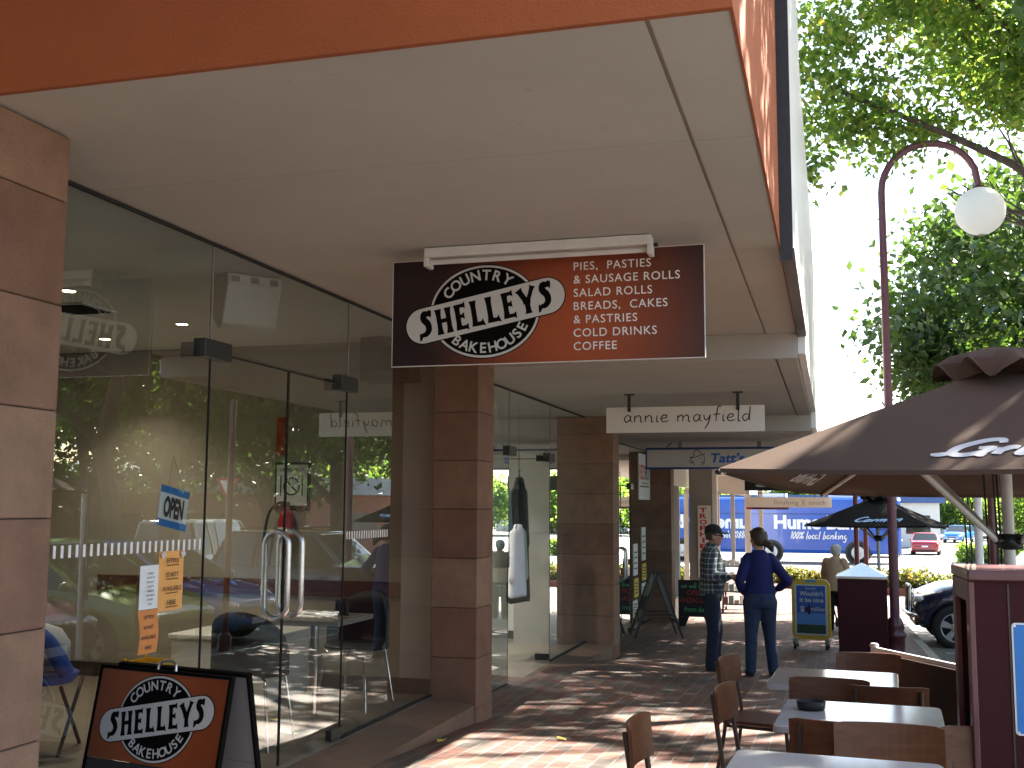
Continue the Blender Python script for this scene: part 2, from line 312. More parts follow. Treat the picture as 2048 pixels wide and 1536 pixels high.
# ---------------------------------------------------------------- mesh helpers
def frame(d):
    d = Vector(d).normalized(); a = Vector((0, 0, 1)) if abs(d.z) < .9 else Vector((1, 0, 0))
    x = d.cross(a).normalized(); return x, d.cross(x).normalized(), d
class MB:
    def __init__(s): s.v = []; s.f = []; s.m = []; s.s = []; s.t = []
    def add(s, v, f, m=0, sm=False, tone=.5):
        o = len(s.v); s.v += [tuple(p) for p in v]
        for q in f: s.f.append([i+o for i in q]); s.m.append(m); s.s.append(sm); s.t.append(tone)
        return s
    def box(s, x0, x1, y0, y1, z0, z1, m=0, tone=.5, T=None):
        v = [(x, y, z) for z in (z0, z1) for y in (y0, y1) for x in (x0, x1)]
        if T is not None: v = [tuple(T @ Vector(p)) for p in v]
        return s.add(v, [(0, 2, 3, 1), (4, 5, 7, 6), (0, 1, 5, 4), (2, 6, 7, 3), (0, 4, 6, 2), (1, 3, 7, 5)], m, False, tone)
    def tube(s, pts, r, n=10, m=0, caps=True, sm=True, closed=False):
        pts = [Vector(p) for p in pts]; k = len(pts); rs = r if isinstance(r, (list, tuple)) else [r]*k
        V = []; x = None
        for i, p in enumerate(pts):
            d = (pts[(i+1) % k]-pts[i-1]) if closed else (pts[min(i+1, k-1)]-pts[max(i-1, 0)])
            d.normalize()
            if x is None: x = frame(d)[0]
            x = (x-d*x.dot(d)); x = x.normalized() if x.length > 1e-6 else frame(d)[0]
            y = d.cross(x)
            for j in range(n):
                a = 2*math.pi*j/n; V.append(p+(x*math.cos(a)+y*math.sin(a))*rs[i])
        F = []
        for i in range(k if closed else k-1):
            for j in range(n):
                a, b = i*n+j, i*n+(j+1) % n; c = ((i+1) % k)*n; F.append((a, b, c+(j+1) % n, c+j))
        s.add(V, F, m, sm)
        if caps and not closed:
            s.add(V[:n], [tuple(range(n-1, -1, -1))], m); s.add(V[-n:], [tuple(range(n))], m)
        return s
    def cyl(s, p0, p1, r, r1=None, n=16, m=0): return s.tube([p0, p1], [r, r if r1 is None else r1], n, m)
    def lathe(s, prof, c=(0, 0, 0), n=24, m=0, ax=(0, 0, 1), sm=True, caps=True):
        x, y, d = frame(ax); c = Vector(c); V = []
        for r, z in prof:
            for j in range(n):
                a = 2*math.pi*j/n; V.append(c+d*z+(x*math.cos(a)+y*math.sin(a))*r)
        F = []
        for i in range(len(prof)-1):
            for j in range(n): F.append((i*n+j, i*n+(j+1) % n, (i+1)*n+(j+1) % n, (i+1)*n+j))
        F2 = [tuple(reversed(range(n))), tuple(range((len(prof)-1)*n, len(prof)*n))]
        s.add(V, F, m, sm)
        if caps: s.add(V, F2, m, False)
        return s
    def ell(s, c, r, n=16, k=10, m=0):
        V = []; c = Vector(c)
        for i in range(k+1):
            t = math.pi*i/k
            for j in range(n):
                a = 2*math.pi*j/n; V.append((c.x+r[0]*math.sin(t)*math.cos(a), c.y+r[1]*math.sin(t)*math.sin(a), c.z-r[2]*math.cos(t)))
        F = [(i*n+j, i*n+(j+1) % n, (i+1)*n+(j+1) % n, (i+1)*n+j) for i in range(k) for j in range(n)]
        return s.add(V, F, m, True)
    def loft(s, rings, m=0, sm=True, caps=True, closed=True):
        n = len(rings[0]); V = [p for r in rings for p in r]; F = []
        for i in range(len(rings)-1):
            for j in range(n if closed else n-1):
                F.append((i*n+j, i*n+(j+1) % n, (i+1)*n+(j+1) % n, (i+1)*n+j))
        s.add(V, F, m, sm)
        if caps: s.add(rings[0], [tuple(reversed(range(n)))], m); s.add(rings[-1], [tuple(range(n))], m)
        return s
    def prism(s, poly, T, h, m=0, tone=.5):
        """poly in the XY plane of T, extruded by h along T's z"""
        n = len(poly); a = [T @ Vector((p[0], p[1], 0)) for p in poly]; b = [T @ Vector((p[0], p[1], h)) for p in poly]
        s.add(a+b, [tuple(reversed(range(n))), tuple(range(n, 2*n))]+[(i, (i+1) % n, n+(i+1) % n, n+i) for i in range(n)], m, False, tone); return s
    def flat(s, poly, T, z=0, m=0): return s.add([T @ Vector((p[0], p[1], z)) for p in poly], [tuple(range(len(poly)))], m)
    def xf(s, T, other):
        o = len(s.v); s.v += [tuple(T @ Vector(p)) for p in other.v]
        s.f += [[i+o for i in q] for q in other.f]; s.m += other.m; s.s += other.s; s.t += other.t; return s
    def mesh(s, name, mats, off=Vector((0, 0, 0)), weld=True):
        me = bpy.data.meshes.new(name); me.from_pydata([tuple(Vector(p)-off) for p in s.v], [], s.f)
        for m in (mats if isinstance(mats, (list, tuple)) else [mats]): me.materials.append(M[m])
        me.polygons.foreach_set('material_index', s.m); me.polygons.foreach_set('use_smooth', s.s)
        if len(set(s.t)) > 1 or (s.t and s.t[0] != .5):
            at = me.attributes.new('tone', 'FLOAT', 'FACE'); at.data.foreach_set('value', s.t)
        me.update(); return me
    def build(s, name, mats, parent=None, world=True, bevel=0., seg=2, **tags):
        off = Vector((0, 0, 0))
        if parent is not None and world:
            p = parent
            while p is not None: off = off+p.location; p = p.parent
        o = bpy.data.objects.new(name, s.mesh(name, mats, off)); COL.objects.link(o)
        if parent is not None: o.parent = parent
        if bevel:
            b = o.modifiers.new('bevel', 'BEVEL'); b.width = bevel; b.segments = seg; b.limit_method = 'ANGLE'; b.angle_limit = rad(40)
            b.harden_normals = False
        for k, v in tags.items(): o[k] = v
        return o
def thing(name, label, cat, loc=(0, 0, 0), rotz=0., group=None):
    o = bpy.data.objects.new(name, None); o.empty_display_size = .1; COL.objects.link(o)
    o.location = loc; o.rotation_euler = (0, 0, rotz); o['label'] = label; o['category'] = cat
    if group: o['group'] = group
    return o
def tag(o, label, cat, group=None, kind=None):
    o['label'] = label; o['category'] = cat
    if group: o['group'] = group
    if kind: o['kind'] = kind
    return o
def single(mb, name, mats, label, cat, loc, group=None, bevel=0., world=True, rotz=0.):
    """a top-level thing that is one mesh, with its origin at its base"""
    me = mb.mesh(name, mats, Vector(loc) if world else Vector((0, 0, 0)))
    o = bpy.data.objects.new(name, me); COL.objects.link(o); o.location = loc; o.rotation_euler = (0, 0, rotz)
    if bevel:
        b = o.modifiers.new('bevel', 'BEVEL'); b.width = bevel; b.segments = 2; b.limit_method = 'ANGLE'; b.angle_limit = rad(40)
    return tag(o, label, cat, group)
def struct(mb, name, mats): 
    o = mb.build(name, mats); o['kind'] = 'structure'; return o
def dup(root, loc=None, rotz=None, label=None, group=None):
    r = root.copy(); COL.objects.link(r)
    if loc is not None: r.location = loc
    if rotz is not None: r.rotation_euler = (0, 0, rotz)
    if label: r['label'] = label
    if group: r['group'] = group
    for ch in list(root.children):
        c = ch.copy(); COL.objects.link(c); c.parent = r
        for g in ch.children:
            d = g.copy(); COL.objects.link(d); d.parent = c
    return r
def plane_T(o, x, y):
    """matrix whose XY plane has origin o, x axis x, y axis y"""
    x = Vector(x).normalized(); y = Vector(y).normalized(); z = x.cross(y)
    return Matrix(((x.x, y.x, z.x, o[0]), (x.y, y.y, z.y, o[1]), (x.z, y.z, z.z, o[2]), (0, 0, 0, 1)))
def face_T(x, y, z): return plane_T((x, y, z), (1, 0, 0), (0, 0, 1))       # a vertical face towards -Y (the camera)
def catmull(pts, k=6, closed=False):
    P = [np.array(p, float) for p in pts]; n = len(P); out = []
    for i in range(n if closed else n-1):
        g = (lambda j: P[j % n]) if closed else (lambda j: P[min(max(j, 0), n-1)])
        a, b, c, d = g(i-1), g(i), g(i+1), g(i+2)
        for t in np.arange(k)/k:
            out.append(.5*((2*b)+(-a+c)*t+(2*a-5*b+4*c-d)*t*t+(-a+3*b-3*c+d)*t**3))
    if not closed: out.append(P[-1])
    return [tuple(p) for p in out]

# ---------------------------------------------------------------- lettering
_tc = {}
def text_shape(txt, bold=0., spacing=1.):
    k = (txt, bold, spacing)
    if k not in _tc:
        cu = bpy.data.curves.new('t', 'FONT'); cu.body = txt; cu.size = 1; cu.offset = bold; cu.space_character = spacing; cu.resolution_u = 4
        o = bpy.data.objects.new('t', cu); COL.objects.link(o); bpy.context.view_layer.update()
        me = o.evaluated_get(bpy.context.evaluated_depsgraph_get()).to_mesh()
        _tc[k] = ([(v.co.x, v.co.y) for v in me.vertices], [tuple(p.vertices) for p in me.polygons])
        o.evaluated_get(bpy.context.evaluated_depsgraph_get()).to_mesh_clear()
        bpy.data.objects.remove(o); bpy.data.curves.remove(cu)
    return _tc[k]
def text(mb, txt, T, x, y, h, wid=None, bold=0., m=0, align='l', z=0., shear=0., spacing=1., fn=None):
    """cap height h, optional exact width, lower left (or centre) at x, y in T's plane"""
    v, f = text_shape(txt, bold, spacing)
    if not v: return
    xs = [p[0] for p in v]; x0, x1 = min(xs), max(xs); sy = h/.70; sx = sy if wid is None else wid/(x1-x0)
    W = (x1-x0)*sx; dx = x-x0*sx-(W/2 if align == 'c' else (W if align == 'r' else 0))
    P = [(p[0]*sx+dx+p[1]*sy*shear, p[1]*sy+y) for p in v]
    if fn: mb.add([fn(*p) for p in P], f, m)
    else: mb.add([T @ Vector((p[0], p[1], z)) for p in P], f, m)
def ribbon(mb, pts, w, T=None, z=0., m=0, fn=None):
    """flat stroke of width w (or a list of widths) along 2D points"""
    k = len(pts); ws = w if isinstance(w, (list, tuple)) else [w]*k; L = []
    for i in range(k):
        a, b = pts[max(i-1, 0)], pts[min(i+1, k-1)]; dx, dy = b[0]-a[0], b[1]-a[1]; l = math.hypot(dx, dy) or 1
        nx, ny = -dy/l*ws[i]/2, dx/l*ws[i]/2
        L += [(pts[i][0]+nx, pts[i][1]+ny), (pts[i][0]-nx, pts[i][1]-ny)]
    V = [fn(*p) for p in L] if fn else [T @ Vector((p[0], p[1], z)) for p in L]
    mb.add(V, [(2*i, 2*i+1, 2*i+3, 2*i+2) for i in range(k-1)], m)
def arc_pts(cx, cy, rx, ry, a0, a1, n): return [(cx+rx*math.cos(a0+(a1-a0)*i/n), cy+ry*math.sin(a0+(a1-a0)*i/n)) for i in range(n+1)]
# handwriting: each glyph = (advance, [strokes]); x height .5
HW = {
 'a': (.62, [[(.40, .42), (.22, .5), (.04, .26), (.16, .02), (.36, .16), (.43, .46), (.42, .14), (.56, .02)]]),
 'n': (.66, [[(.05, .48), (.06, .02)], [(.06, .28), (.26, .48), (.42, .36), (.44, .04), (.56, .04)]]),
 'i': (.30, [[(.1, .48), (.1, .06), (.22, .04)], [(.13, .70), (.15, .72)]]),
 'e': (.60, [[(.04, .24), (.34, .3), (.38, .46), (.18, .48), (.04, .22), (.2, .02), (.52, .1)]]),
 'm': (.95, [[(.04, .46), (.05, .02)], [(.05, .28), (.22, .47), (.34, .36), (.35, .04)], [(.35, .28), (.54, .47), (.68, .36), (.70, .05), (.82, .04)]]),
 'y': (.58, [[(.02, .48), (.10, .16), (.26, .14), (.42, .48)], [(.42, .48), (.32, -.1), (.12, -.5)]]),
 'f': (.50, [[(.46, .98), (.36, 1.06), (.25, .9), (.2, .4), (.18, .02)], [(.02, .46), (.42, .52)]]),
 'l': (.30, [[(.10, 1.0), (.09, .06), (.22, .03)]]),
 'd': (.62, [[(.38, .42), (.2, .48), (.04, .24), (.16, .02), (.36, .14), (.44, .5), (.46, 1.0), (.44, .2), (.5, .02)]]),
 'G': (1.05, [[(.92, .78), (.78, 1.0), (.45, .95), (.12, .55), (.14, .12), (.45, -.02), (.78, .2), (.86, .46), (.55, .46)], [(.86, .46), (.78, .05), (.95, -.05)], [(.14, .12), (-.1, .0), (-.2, .12)]]),
 'r': (.46, [[(.05, .44), (.08, .02)], [(.08, .25), (.2, .46), (.38, .44)]]),
 't': (.42, [[(.18, .85), (.13, .1), (.3, .02)], [(.0, .52), (.36, .54)]]),
 'h': (.62, [[(.10, 1.0), (.06, .02)], [(.06, .26), (.26, .48), (.40, .36), (.40, .06), (.54, .04)]]),
 's': (.50, [[(.38, .44), (.18, .48), (.12, .32), (.34, .2), (.28, .02), (.05, .06)]]),
 'o': (.58, [[(.24, .48), (.05, .25), (.22, .02), (.44, .25), (.26, .48), (.2, .46)]]),
 'c': (.50, [[(.40, .40), (.22, .48), (.05, .24), (.2, .02), (.42, .1)]]),
 'b': (.58, [[(.1, 1.0), (.06, .04), (.26, .02), (.42, .26), (.24, .46), (.08, .26)]]),
 'k': (.54, [[(.1, 1.0), (.06, .02)], [(.40, .48), (.1, .22), (.42, .02)]]),
 'g': (.60, [[(.40, .42), (.2, .48), (.04, .26), (.2, .06), (.40, .2), (.44, .48), (.40, -.2), (.2, -.42), (.02, -.28)]]),
 '1': (.36, [[(.04, .78), (.22, .95), (.14, .0)]]),
 '0': (.56, [[(.3, .95), (.06, .5), (.18, .0), (.44, .4), (.34, .9), (.24, .94)]]),
 '%': (.72, [[(.62, .95), (.06, .0)], [(.16, .92), (.04, .75), (.18, .62), (.28, .8), (.16, .92)], [(.52, .36), (.4, .18), (.52, .02), (.64, .2), (.52, .36)]]),
 'C': (.8, [[(.7, .8), (.45, .98), (.1, .6), (.12, .15), (.45, .0), (.72, .18)]]),
 'x': (.5, [[(.04, .46), (.42, .02)], [(.42, .46), (.02, .02)]]),
 'p': (.58, [[(.08, .46), (.04, -.4)], [(.08, .3), (.28, .48), (.44, .26), (.24, .02), (.08, .16)]]),
 'A': (.7, [[(.05, .0), (.35, .95), (.62, .0)], [(.14, .34), (.56, .34)]]),
 'w': (.8, [[(.04, .46), (.16, .03), (.36, .4), (.5, .03), (.7, .48)]]),
 'z': (.5, [[(.05, .46), (.4, .46), (.04, .03), (.44, .03)]]),
 'u': (.58, [[(.05, .48), (.08, .06), (.3, .06), (.42, .48), (.42, .1), (.54, .02)]]),
 'v': (.5, [[(.04, .48), (.2, .02), (.42, .48)]]),
 ' ': (.42, [])}
def script(mb, txt, x, y, h, wd, T=None, z=0., m=0, slant=0., sx=1., fn=None):
    """handwritten line, cap height h (glyph unit 1), stroke width wd"""
    for ch in txt:
        ad, st = HW[ch]
        for k, s in enumerate(st):
            p = catmull(s, 5) if len(s) > 2 else [tuple(map(float, q)) for q in s]
            p = [(x+(q[0]+q[1]*slant)*h*sx, y+q[1]*h) for q in p]
            n = len(p); ws = [wd*(.7+.3*math.sin(math.pi*(i+.6)/(n+.2))) for i in range(n)]
            ribbon(mb, p, ws, T, z+k*.0003, m, (lambda a, b, k=k: fn(a, b, k*.0003)) if fn else None)
        x += ad*h*sx
    return x

# ---------------------------------------------------------------- blended bodies (people, cloth)
def remeshed(name, mb, material, parent, voxel=.01, smooth_it=6, mats=None):
    me = mb.mesh('tmp', [material]); o = bpy.data.objects.new('tmp', me); COL.objects.link(o)
    r = o.modifiers.new('r', 'REMESH'); r.mode = 'VOXEL'; r.voxel_size = voxel; r.use_smooth_shade = True
    s = o.modifiers.new('s', 'SMOOTH'); s.iterations = smooth_it; s.factor = .5
    bpy.context.view_layer.update(); dg = bpy.context.evaluated_depsgraph_get()
    out = bpy.data.meshes.new_from_object(o.evaluated_get(dg)); bpy.data.objects.remove(o)
    out.name = name; out.materials.clear(); out.materials.append(M[material])
    q = bpy.data.objects.new(name, out); COL.objects.link(q); q.parent = parent; return q
def capsule(mb, p0, r0, p1, r1, n=12):
    p0, p1 = Vector(p0), Vector(p1); d = (p1-p0).normalized()
    pts = [p0-d*r0*.98, p0-d*r0*.7, p0]+[p0.lerp(p1, t) for t in (.33, .66)]+[p1, p1+d*r1*.7, p1+d*r1*.98]
    rs = [r0*.15, r0*.7, r0, r0+(r1-r0)*.33, r0+(r1-r0)*.66, r1, r1*.7, r1*.15]
    mb.tube(pts, rs, n)
def ring(c, rx, ry, n=16, tilt=0.):
    return [Vector((c[0]+rx*math.cos(2*math.pi*j/n), c[1]+ry*math.sin(2*math.pi*j/n), c[2]+tilt*ry*math.sin(2*math.pi*j/n))) for j in range(n)]
# ================================================================ SETTING
def grid_mesh(xs, ys, zf, flip=False):
    mb = MB(); V = [(x, y, zf(x, y)) for y in ys for x in xs]; n = len(xs)
    mb.add(V, [(j*n+i, j*n+i+1, (j+1)*n+i+1, (j+1)*n+i) for j in range(len(ys)-1) for i in range(n-1)], 0, True); return mb
ys = [-400, -60, -30, -20, -10]+list(range(0, 24, 2))+[24, 28, 34, 40, 46, 57, 65, 78, 90, 105, 150, 300, 800, 2000]
struct(grid_mesh([-1500, -200, -40, -10, 0, 1.4, 10, 40, 200, 1500], ys, lambda x, y: rz_(max(y, -30))), 'road', 'asphalt')
fx = [-3.2, -3.05, -2.95, -2.85, -2.75, -2.65, -2.5, -2.3, -2.1, -1.9, -1.7, -1.5, -1.3, -1.1, 0, KX-.15]
fy = [-20, -10, -4, 0]+[i*.5 for i in range(1, 44)]+[22, 26, 30, 34, 38, 42, 44]
struct(grid_mesh(fx, fy, fz), 'footpath', 'pavers')
mb = MB()
for a, b in zip(fy, fy[1:]):
    mb.loft([[Vector((KX-.15, y, gz(y)-.02)), Vector((KX-.15, y, gz(y)+.004)), Vector((KX-.03, y, gz(y)+.004)), Vector((KX, y, gz(y)-.03)), Vector((KX+.02, y, rz_(y)-.02))] for y in (a, b)], 0, False, False, False)
mb.add([(-3.2, 44, gz(44)-.3), (KX, 44, gz(44)-.3), (KX, 44, gz(44)+.003), (-3.2, 44, gz(44)+.003)], [(0, 1, 2, 3)])
struct(mb, 'kerb', 'concrete')
# painted bay lines and road marks
mb = MB()
for y in (6.1, 9.1, 12.1, 15.1, 18.1, 21.6, 24.8):
    mb.add([(x, y+dy, rz_(y+dy)+.004) for x, dy in ((1.6, -.05), (6.2, -.05), (6.2, .05), (1.6, .05))], [(0, 1, 2, 3)])
for k in range(14):
    y = 30+k*6; mb.add([(12+dx, yy, rz_(yy)+.004) for dx, yy in ((-.06, y), (.06, y), (.06, y+3), (-.06, y+3))], [(0, 1, 2, 3)])
mb.add([(x, y, rz_(y)+.004) for x, y in ((-20, 47.6), (30, 47.6), (30, 47.75), (-20, 47.75))], [(0, 1, 2, 3)])
struct(mb, 'road_markings', 'white_line')
# distant hills
mb = MB(); rng = random.Random(4); n = 60
V = []
for i in range(n+1):
    a = rad(-70+170*i/n); d = 900
    h = 26+16*math.sin(i*.37+.4)+9*math.sin(i*.93)
    V += [(d*math.sin(a), d*math.cos(a), -4), (d*math.sin(a)*1.1, d*math.cos(a)*1.1, h), (d*math.sin(a)*1.6, d*math.cos(a)*1.6, h*.6)]
mb.add(V, [(3*i+k, 3*i+3+k, 3*i+4+k, 3*i+1+k) for i in range(n) for k in (0, 1)], 0, True)
struct(mb, 'hills', 'hill_green')

# ================================================================ SHOP ROW
rng = random.Random(11)
XG = -3.05
def pillar(parent, y0, y1, zb, zt, seed, first=.36):
    r = random.Random(seed); mb = MB(); x0, x1 = -3.06, -2.68; g = .004
    mb.box(x0+.008, x1-.008, y0+.008, y1-.008, zb, zt, 1)
    z = zb; k = 0
    tops = []
    h = first
    while z < zt-.02:
        zz = min(zt, z+h)
        if zt-zz < .12: zz = zt
        ym = y0+.4*(y1-y0) if False else None
        mb.box(x0, x1, y0, y1, z+g/2, zz-g/2, 0, r.random()); z = zz; h = .385; k += 1
    o = mb.build('pillar', ['sandstone', 'dark_gap'], parent, bevel=.004, seg=1)
    return o
def quad(mb, p, m=0): mb.add(p, [(0, 1, 2, 3)], m)
def pane(parent, name, y0, y1, z0, z1, x=XG, mt='shop_glass'):
    mb = MB(); quad(mb, [(x, y0, z0), (x, y1, z0), (x, y1, z1), (x, y0, z1)])
    return mb.build(name, mt, parent)
def stadium(cx, cz, hw, z0, z1, r, y):
    """closed loop in the plane y = const"""
    pts = []
    for i in range(9): a = math.pi*i/8; pts.append((cx+hw*math.cos(a), y, z1-hw+hw*math.sin(a)))
    for i in range(9): a = math.pi+math.pi*i/8; pts.append((cx+hw*math.cos(a), y, z0+hw+hw*math.sin(a)))
    return pts
def door(parent, y0, y1, z0, z1, hinge_far, hy):
    mb = MB(); quad(mb, [(XG, y0+.004, z0+.012), (XG, y1-.004, z0+.012), (XG, y1-.004, z1-.004), (XG, y0+.004, z1-.004)])
    d = mb.build('door', 'door_glass', parent)
    e = MB()
    for yy in (y0+.005, y1-.005): e.box(XG-.005, XG+.005, yy-.003, yy+.003, z0+.012, z1-.004)
    e.box(XG-.006, XG+.006, y0+.009, y1-.009, z1-.012, z1-.004)
    e.build('edge_seal', 'dark_gap', d)
    hb = MB(); hb.tube(stadium(XG, 0, .075, z0+.84, z0+1.33, .016, hy), .016, 12, 0, closed=True); hb.build('handle', 'steel', d)
    yh = (y1-.17, y1) if hinge_far else (y0, y0+.17)
    p = MB(); p.box(XG-.022, XG+.022, yh[0]+.004, yh[1]-.004, z0+.016, z0+.085); p.build('patch_fitting', 'black_metal', d, bevel=.004)
    return d
def front(root, y0, ya, yb, yc, y1, z0, zh, z1, swing=0.):
    """fixed pane, two leaves, fixed pane, overpanel, fins and black fittings"""
    pane(root, 'window', y0, ya-.006, z0, z1); pane(root, 'window', yc+.006, y1, z0, z1); pane(root, 'overpanel', ya, yc, zh+.006, z1)
    for y in (ya, yc):
        f = MB(); quad(f, [(XG-.34, y, zh), (XG-.01, y, zh), (XG-.01, y, z1), (XG-.34, y, z1)])
        f.build('glass_fin', 'shop_glass', root)
    for a in ((y0, y1, z1-.014, z1-.002), (y0, ya-.02, z0, z0+.018), (yc+.02, y1, z0, z0+.018)):
        s = MB(); s.box(XG-.012, XG+.012, *a); s.build('glazing_channel', 'dark_gap', root)
    for y in (ya, yc): s = MB(); s.box(XG-.005, XG+.005, y-.004, y+.004, zh+.055, z1-.02); s.build('glass_joint', 'vent_grey', root)
    for y, sg in ((ya, -1), (yc, 1)):
        b = MB(); b.box(XG-.035, XG+.035, min(y+sg*.10, y-sg*.16), max(y+sg*.10, y-sg*.16), zh-.045, zh+.050)
        b.box(XG-.16, XG-.036, y-.02, y+.02, zh-.035, zh+.045)
        b.build('hinge_block', 'black_metal', root, bevel=.004)
    for d, yh, sg in ((door(root, ya, yb, z0, zh, False, yb-.085), ya, 1), (door(root, yb, yc, z0, zh, True, yb+.085), yc, -1)):
        if swing:                                                       # leaves standing open inwards
            h = Vector((XG, yh, 0))-root.location; h.z = 0
            T = Matrix.Translation(h) @ Matrix.Rotation(sg*swing, 4, 'Z') @ Matrix.Translation(-h)
            for o in [d]+list(d.children): o.data.transform(T)
def dash_strip(root, y0, y1, z, st=.047):
    mb = MB(); y = y0
    while y < y1:
        quad(mb, [(XG+.003, y, z-.026), (XG+.003, y+.017, z-.026), (XG+.003, y+.017, z+.026), (XG+.003, y, z+.026)]); y += st
    mb.build('safety_strip', 'white', root)
def downlight(root, x, y, z, mt='downlight', r=.045):
    mb = MB(); mb.lathe([(r+.012, 0), (r+.012, -.006), (r, -.008), (r, -.002)], (x, y, z-.001), 16); h = mb.build('downlight', 'white_paint', root)
    l = MB(); l.lathe([(r*.98, -.003), (r*.98, -.004)], (x, y, z-.001), 16); l.build('lamp', mt, h)
    li = bpy.data.lights.new('downlight_beam', 'SPOT'); li.energy = 9 if mt == 'downlight' else 24; li.spot_size = rad(110); li.spot_blend = .8; li.shadow_soft_size = .05; li.color = (1, .86, .66) if mt == 'downlight' else (1, .95, .88)
    lo = bpy.data.objects.new('downlight_beam', li); COL.objects.link(lo); lo.location = (x, y, z-.02)
def slab(root, name, mt, x0, x1, y0, y1, z0, z1, **k): 
    mb = MB(); mb.box(x0, x1, y0, y1, z0, z1); return mb.build(name, mt, root, **k)

# ---- bakery bay ------------------------------------------------------------------
bk = thing('bakery_building', 'nearest shop with deep orange awning front, sandstone pillars and frameless glass doors', 'building', (XG, 5.8, -.1))
slab(bk, 'awning', 'orange_render', -9.2, -.225, 2.90, 8.72, 2.815, 5.9)
slab(bk, 'awning_lip', 'orange_render', -9.2, -.2235, 2.896, 2.919, 2.794, 2.84)
slab(bk, 'fascia_lip', 'orange_render', -.2325, -.2235, 2.9195, 8.715, 2.794, 2.84)
slab(bk, 'ceiling', 'ceiling_brightened', -9.2, -3.064, 2.92, 8.395, 2.801, 2.8135)
slab(bk, 'soffit', 'soffit', -3.062, -.47, 2.92, 8.74, 2.80, 2.814)
slab(bk, 'soffit_edge', 'soffit', -.455, -.2335, 2.92, 8.74, 2.797, 2.811)
slab(bk, 'drip_groove', 'groove', -.468, -.457, 2.92, 8.74, 2.806, 2.8145)
mb = MB(); mb.box(-.222, -.165, 5.82, 8.78, 2.80, 5.3); mb.build('fascia_sign', 'white_paint', bk)
mb = MB(); mb.box(-.224, -.160, 5.76, 5.817, 2.72, 6.2); mb.build('fascia_end_cap', 'black_metal', bk)
mb = MB(); mb.box(-.222, -.155, 5.83, 8.78, 2.77, 2.798); mb.build('fascia_flashing', 'brown_metal', bk)
pillar(bk, 2.93, 3.35, -.16, 2.795, 5, .40)
pillar(bk, 8.30, 8.72, -.30, 2.795, 8, .18)
Z0 = -.035
slab(bk, 'floor', 'floor_tile', -9.2, XG+.02, 2.9, 8.36, Z0-.2, Z0)
mb = MB(); mb.add([(XG+.02, 3.35, Z0-.004), (-2.69, 3.35, -.086), (-2.69, 8.30, -.086), (XG+.02, 8.30, Z0-.004), (-2.69, 3.35, -.4), (-2.69, 8.3, -.4)], [(0, 1, 2, 3), (1, 4, 5, 2)])
mb.build('entry_step', 'ledge_stone', bk)
slab(bk, 'side_wall', 'cream_wall', -9.2, -3.345, 8.40, 8.66, Z0, 2.799)
slab(bk, 'side_wall_pier', 'white_wall', -3.34, -3.062, 8.36, 8.66, Z0, 2.799)
slab(bk, 'dado_rail', 'brown_dado', -6.2, -3.35, 8.378, 8.399, .70, .83)
slab(bk, 'skirting', 'dark_skirt', -8.55, -3.07, 8.34, 8.359, Z0, .085)
slab(bk, 'wall_bulkhead', 'counter_dark', -3.62, -3.2, 8.10, 8.359, 2.44, 2.79)
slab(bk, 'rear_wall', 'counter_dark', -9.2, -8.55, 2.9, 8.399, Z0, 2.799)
slab(bk, 'near_wall', 'cream_wall', -8.549, -3.07, 2.9, 3.0, Z0, 2.799)
front(bk, 3.35, 4.95, 5.81, 6.63, 8.30, Z0, 2.235, 2.798)
dash_strip(bk, 3.78, 4.92, 1.25); dash_strip(bk, 6.66, 7.38, 1.25, .04)
for x, y in ((-4.64, 5.85), (-4.67, 7.18), (-5.72, 7.69)): downlight(bk, x, y, 2.80)
mb = MB()
mb.box(-5.20, -4.82, 6.22, 6.60, 2.788, 2.799)
v = mb.build('air_vent', 'white_paint', bk)
mb = MB()
for k in range(9): mb.box(-5.17, -4.85, 6.25+k*.037, 6.272+k*.037, 2.782, 2.787)
mb.build('vent_slats', 'dark_gap', v)
# inside the bakery: counter, display case
ct = thing('shop_counter', 'dark bakery counter with pale front panel deep inside the shop', 'counter', (-6.6, 5.6, Z0))
mb = MB(); mb.box(-7.1, -6.3, 3.6, 7.4, Z0, .95); mb.build('base', 'counter_dark', ct)
mb = MB(); mb.box(-7.15, -6.22, 3.55, 7.45, .951, .99); mb.build('counter_top', 'table_top', ct, bevel=.006)
mb = MB(); mb.box(-6.299, -6.285, 5.4, 7.3, .12, .8); mb.build('front_panel', 'white_wall', ct)
sv = thing('display_shelves', 'tall dark shelves with bread and packets along the back wall', 'shelves', (-8.3, 5.5, Z0))
mb = MB(); mb.box(-8.54, -8.5, 3.6, 7.6, Z0, 2.1)
for z in (.4, .8, 1.2, 1.6, 2.06): mb.box(-8.499, -8.15, 3.6, 7.6, z, z+.03)
for y in (3.6, 4.9, 6.2, 7.56): mb.box(-8.499, -8.14, y, y+.04, Z0, 2.1)
mb.build('frame', 'counter_dark', sv)
mb = MB(); r = random.Random(3)
for z in (.43, .83, 1.23, 1.63):
    y = 3.7
    while y < 7.4:
        d = r.uniform(.12, .3); mb.box(-8.45, -8.2, y, y+d, z+.003, z+r.uniform(.1, .28), r.choice((0, 0, 1, 2))); y += d+.03
mb.build('packets', ['paper_orange2', 'shelf_goods_red', 'paper_yellow'], sv)
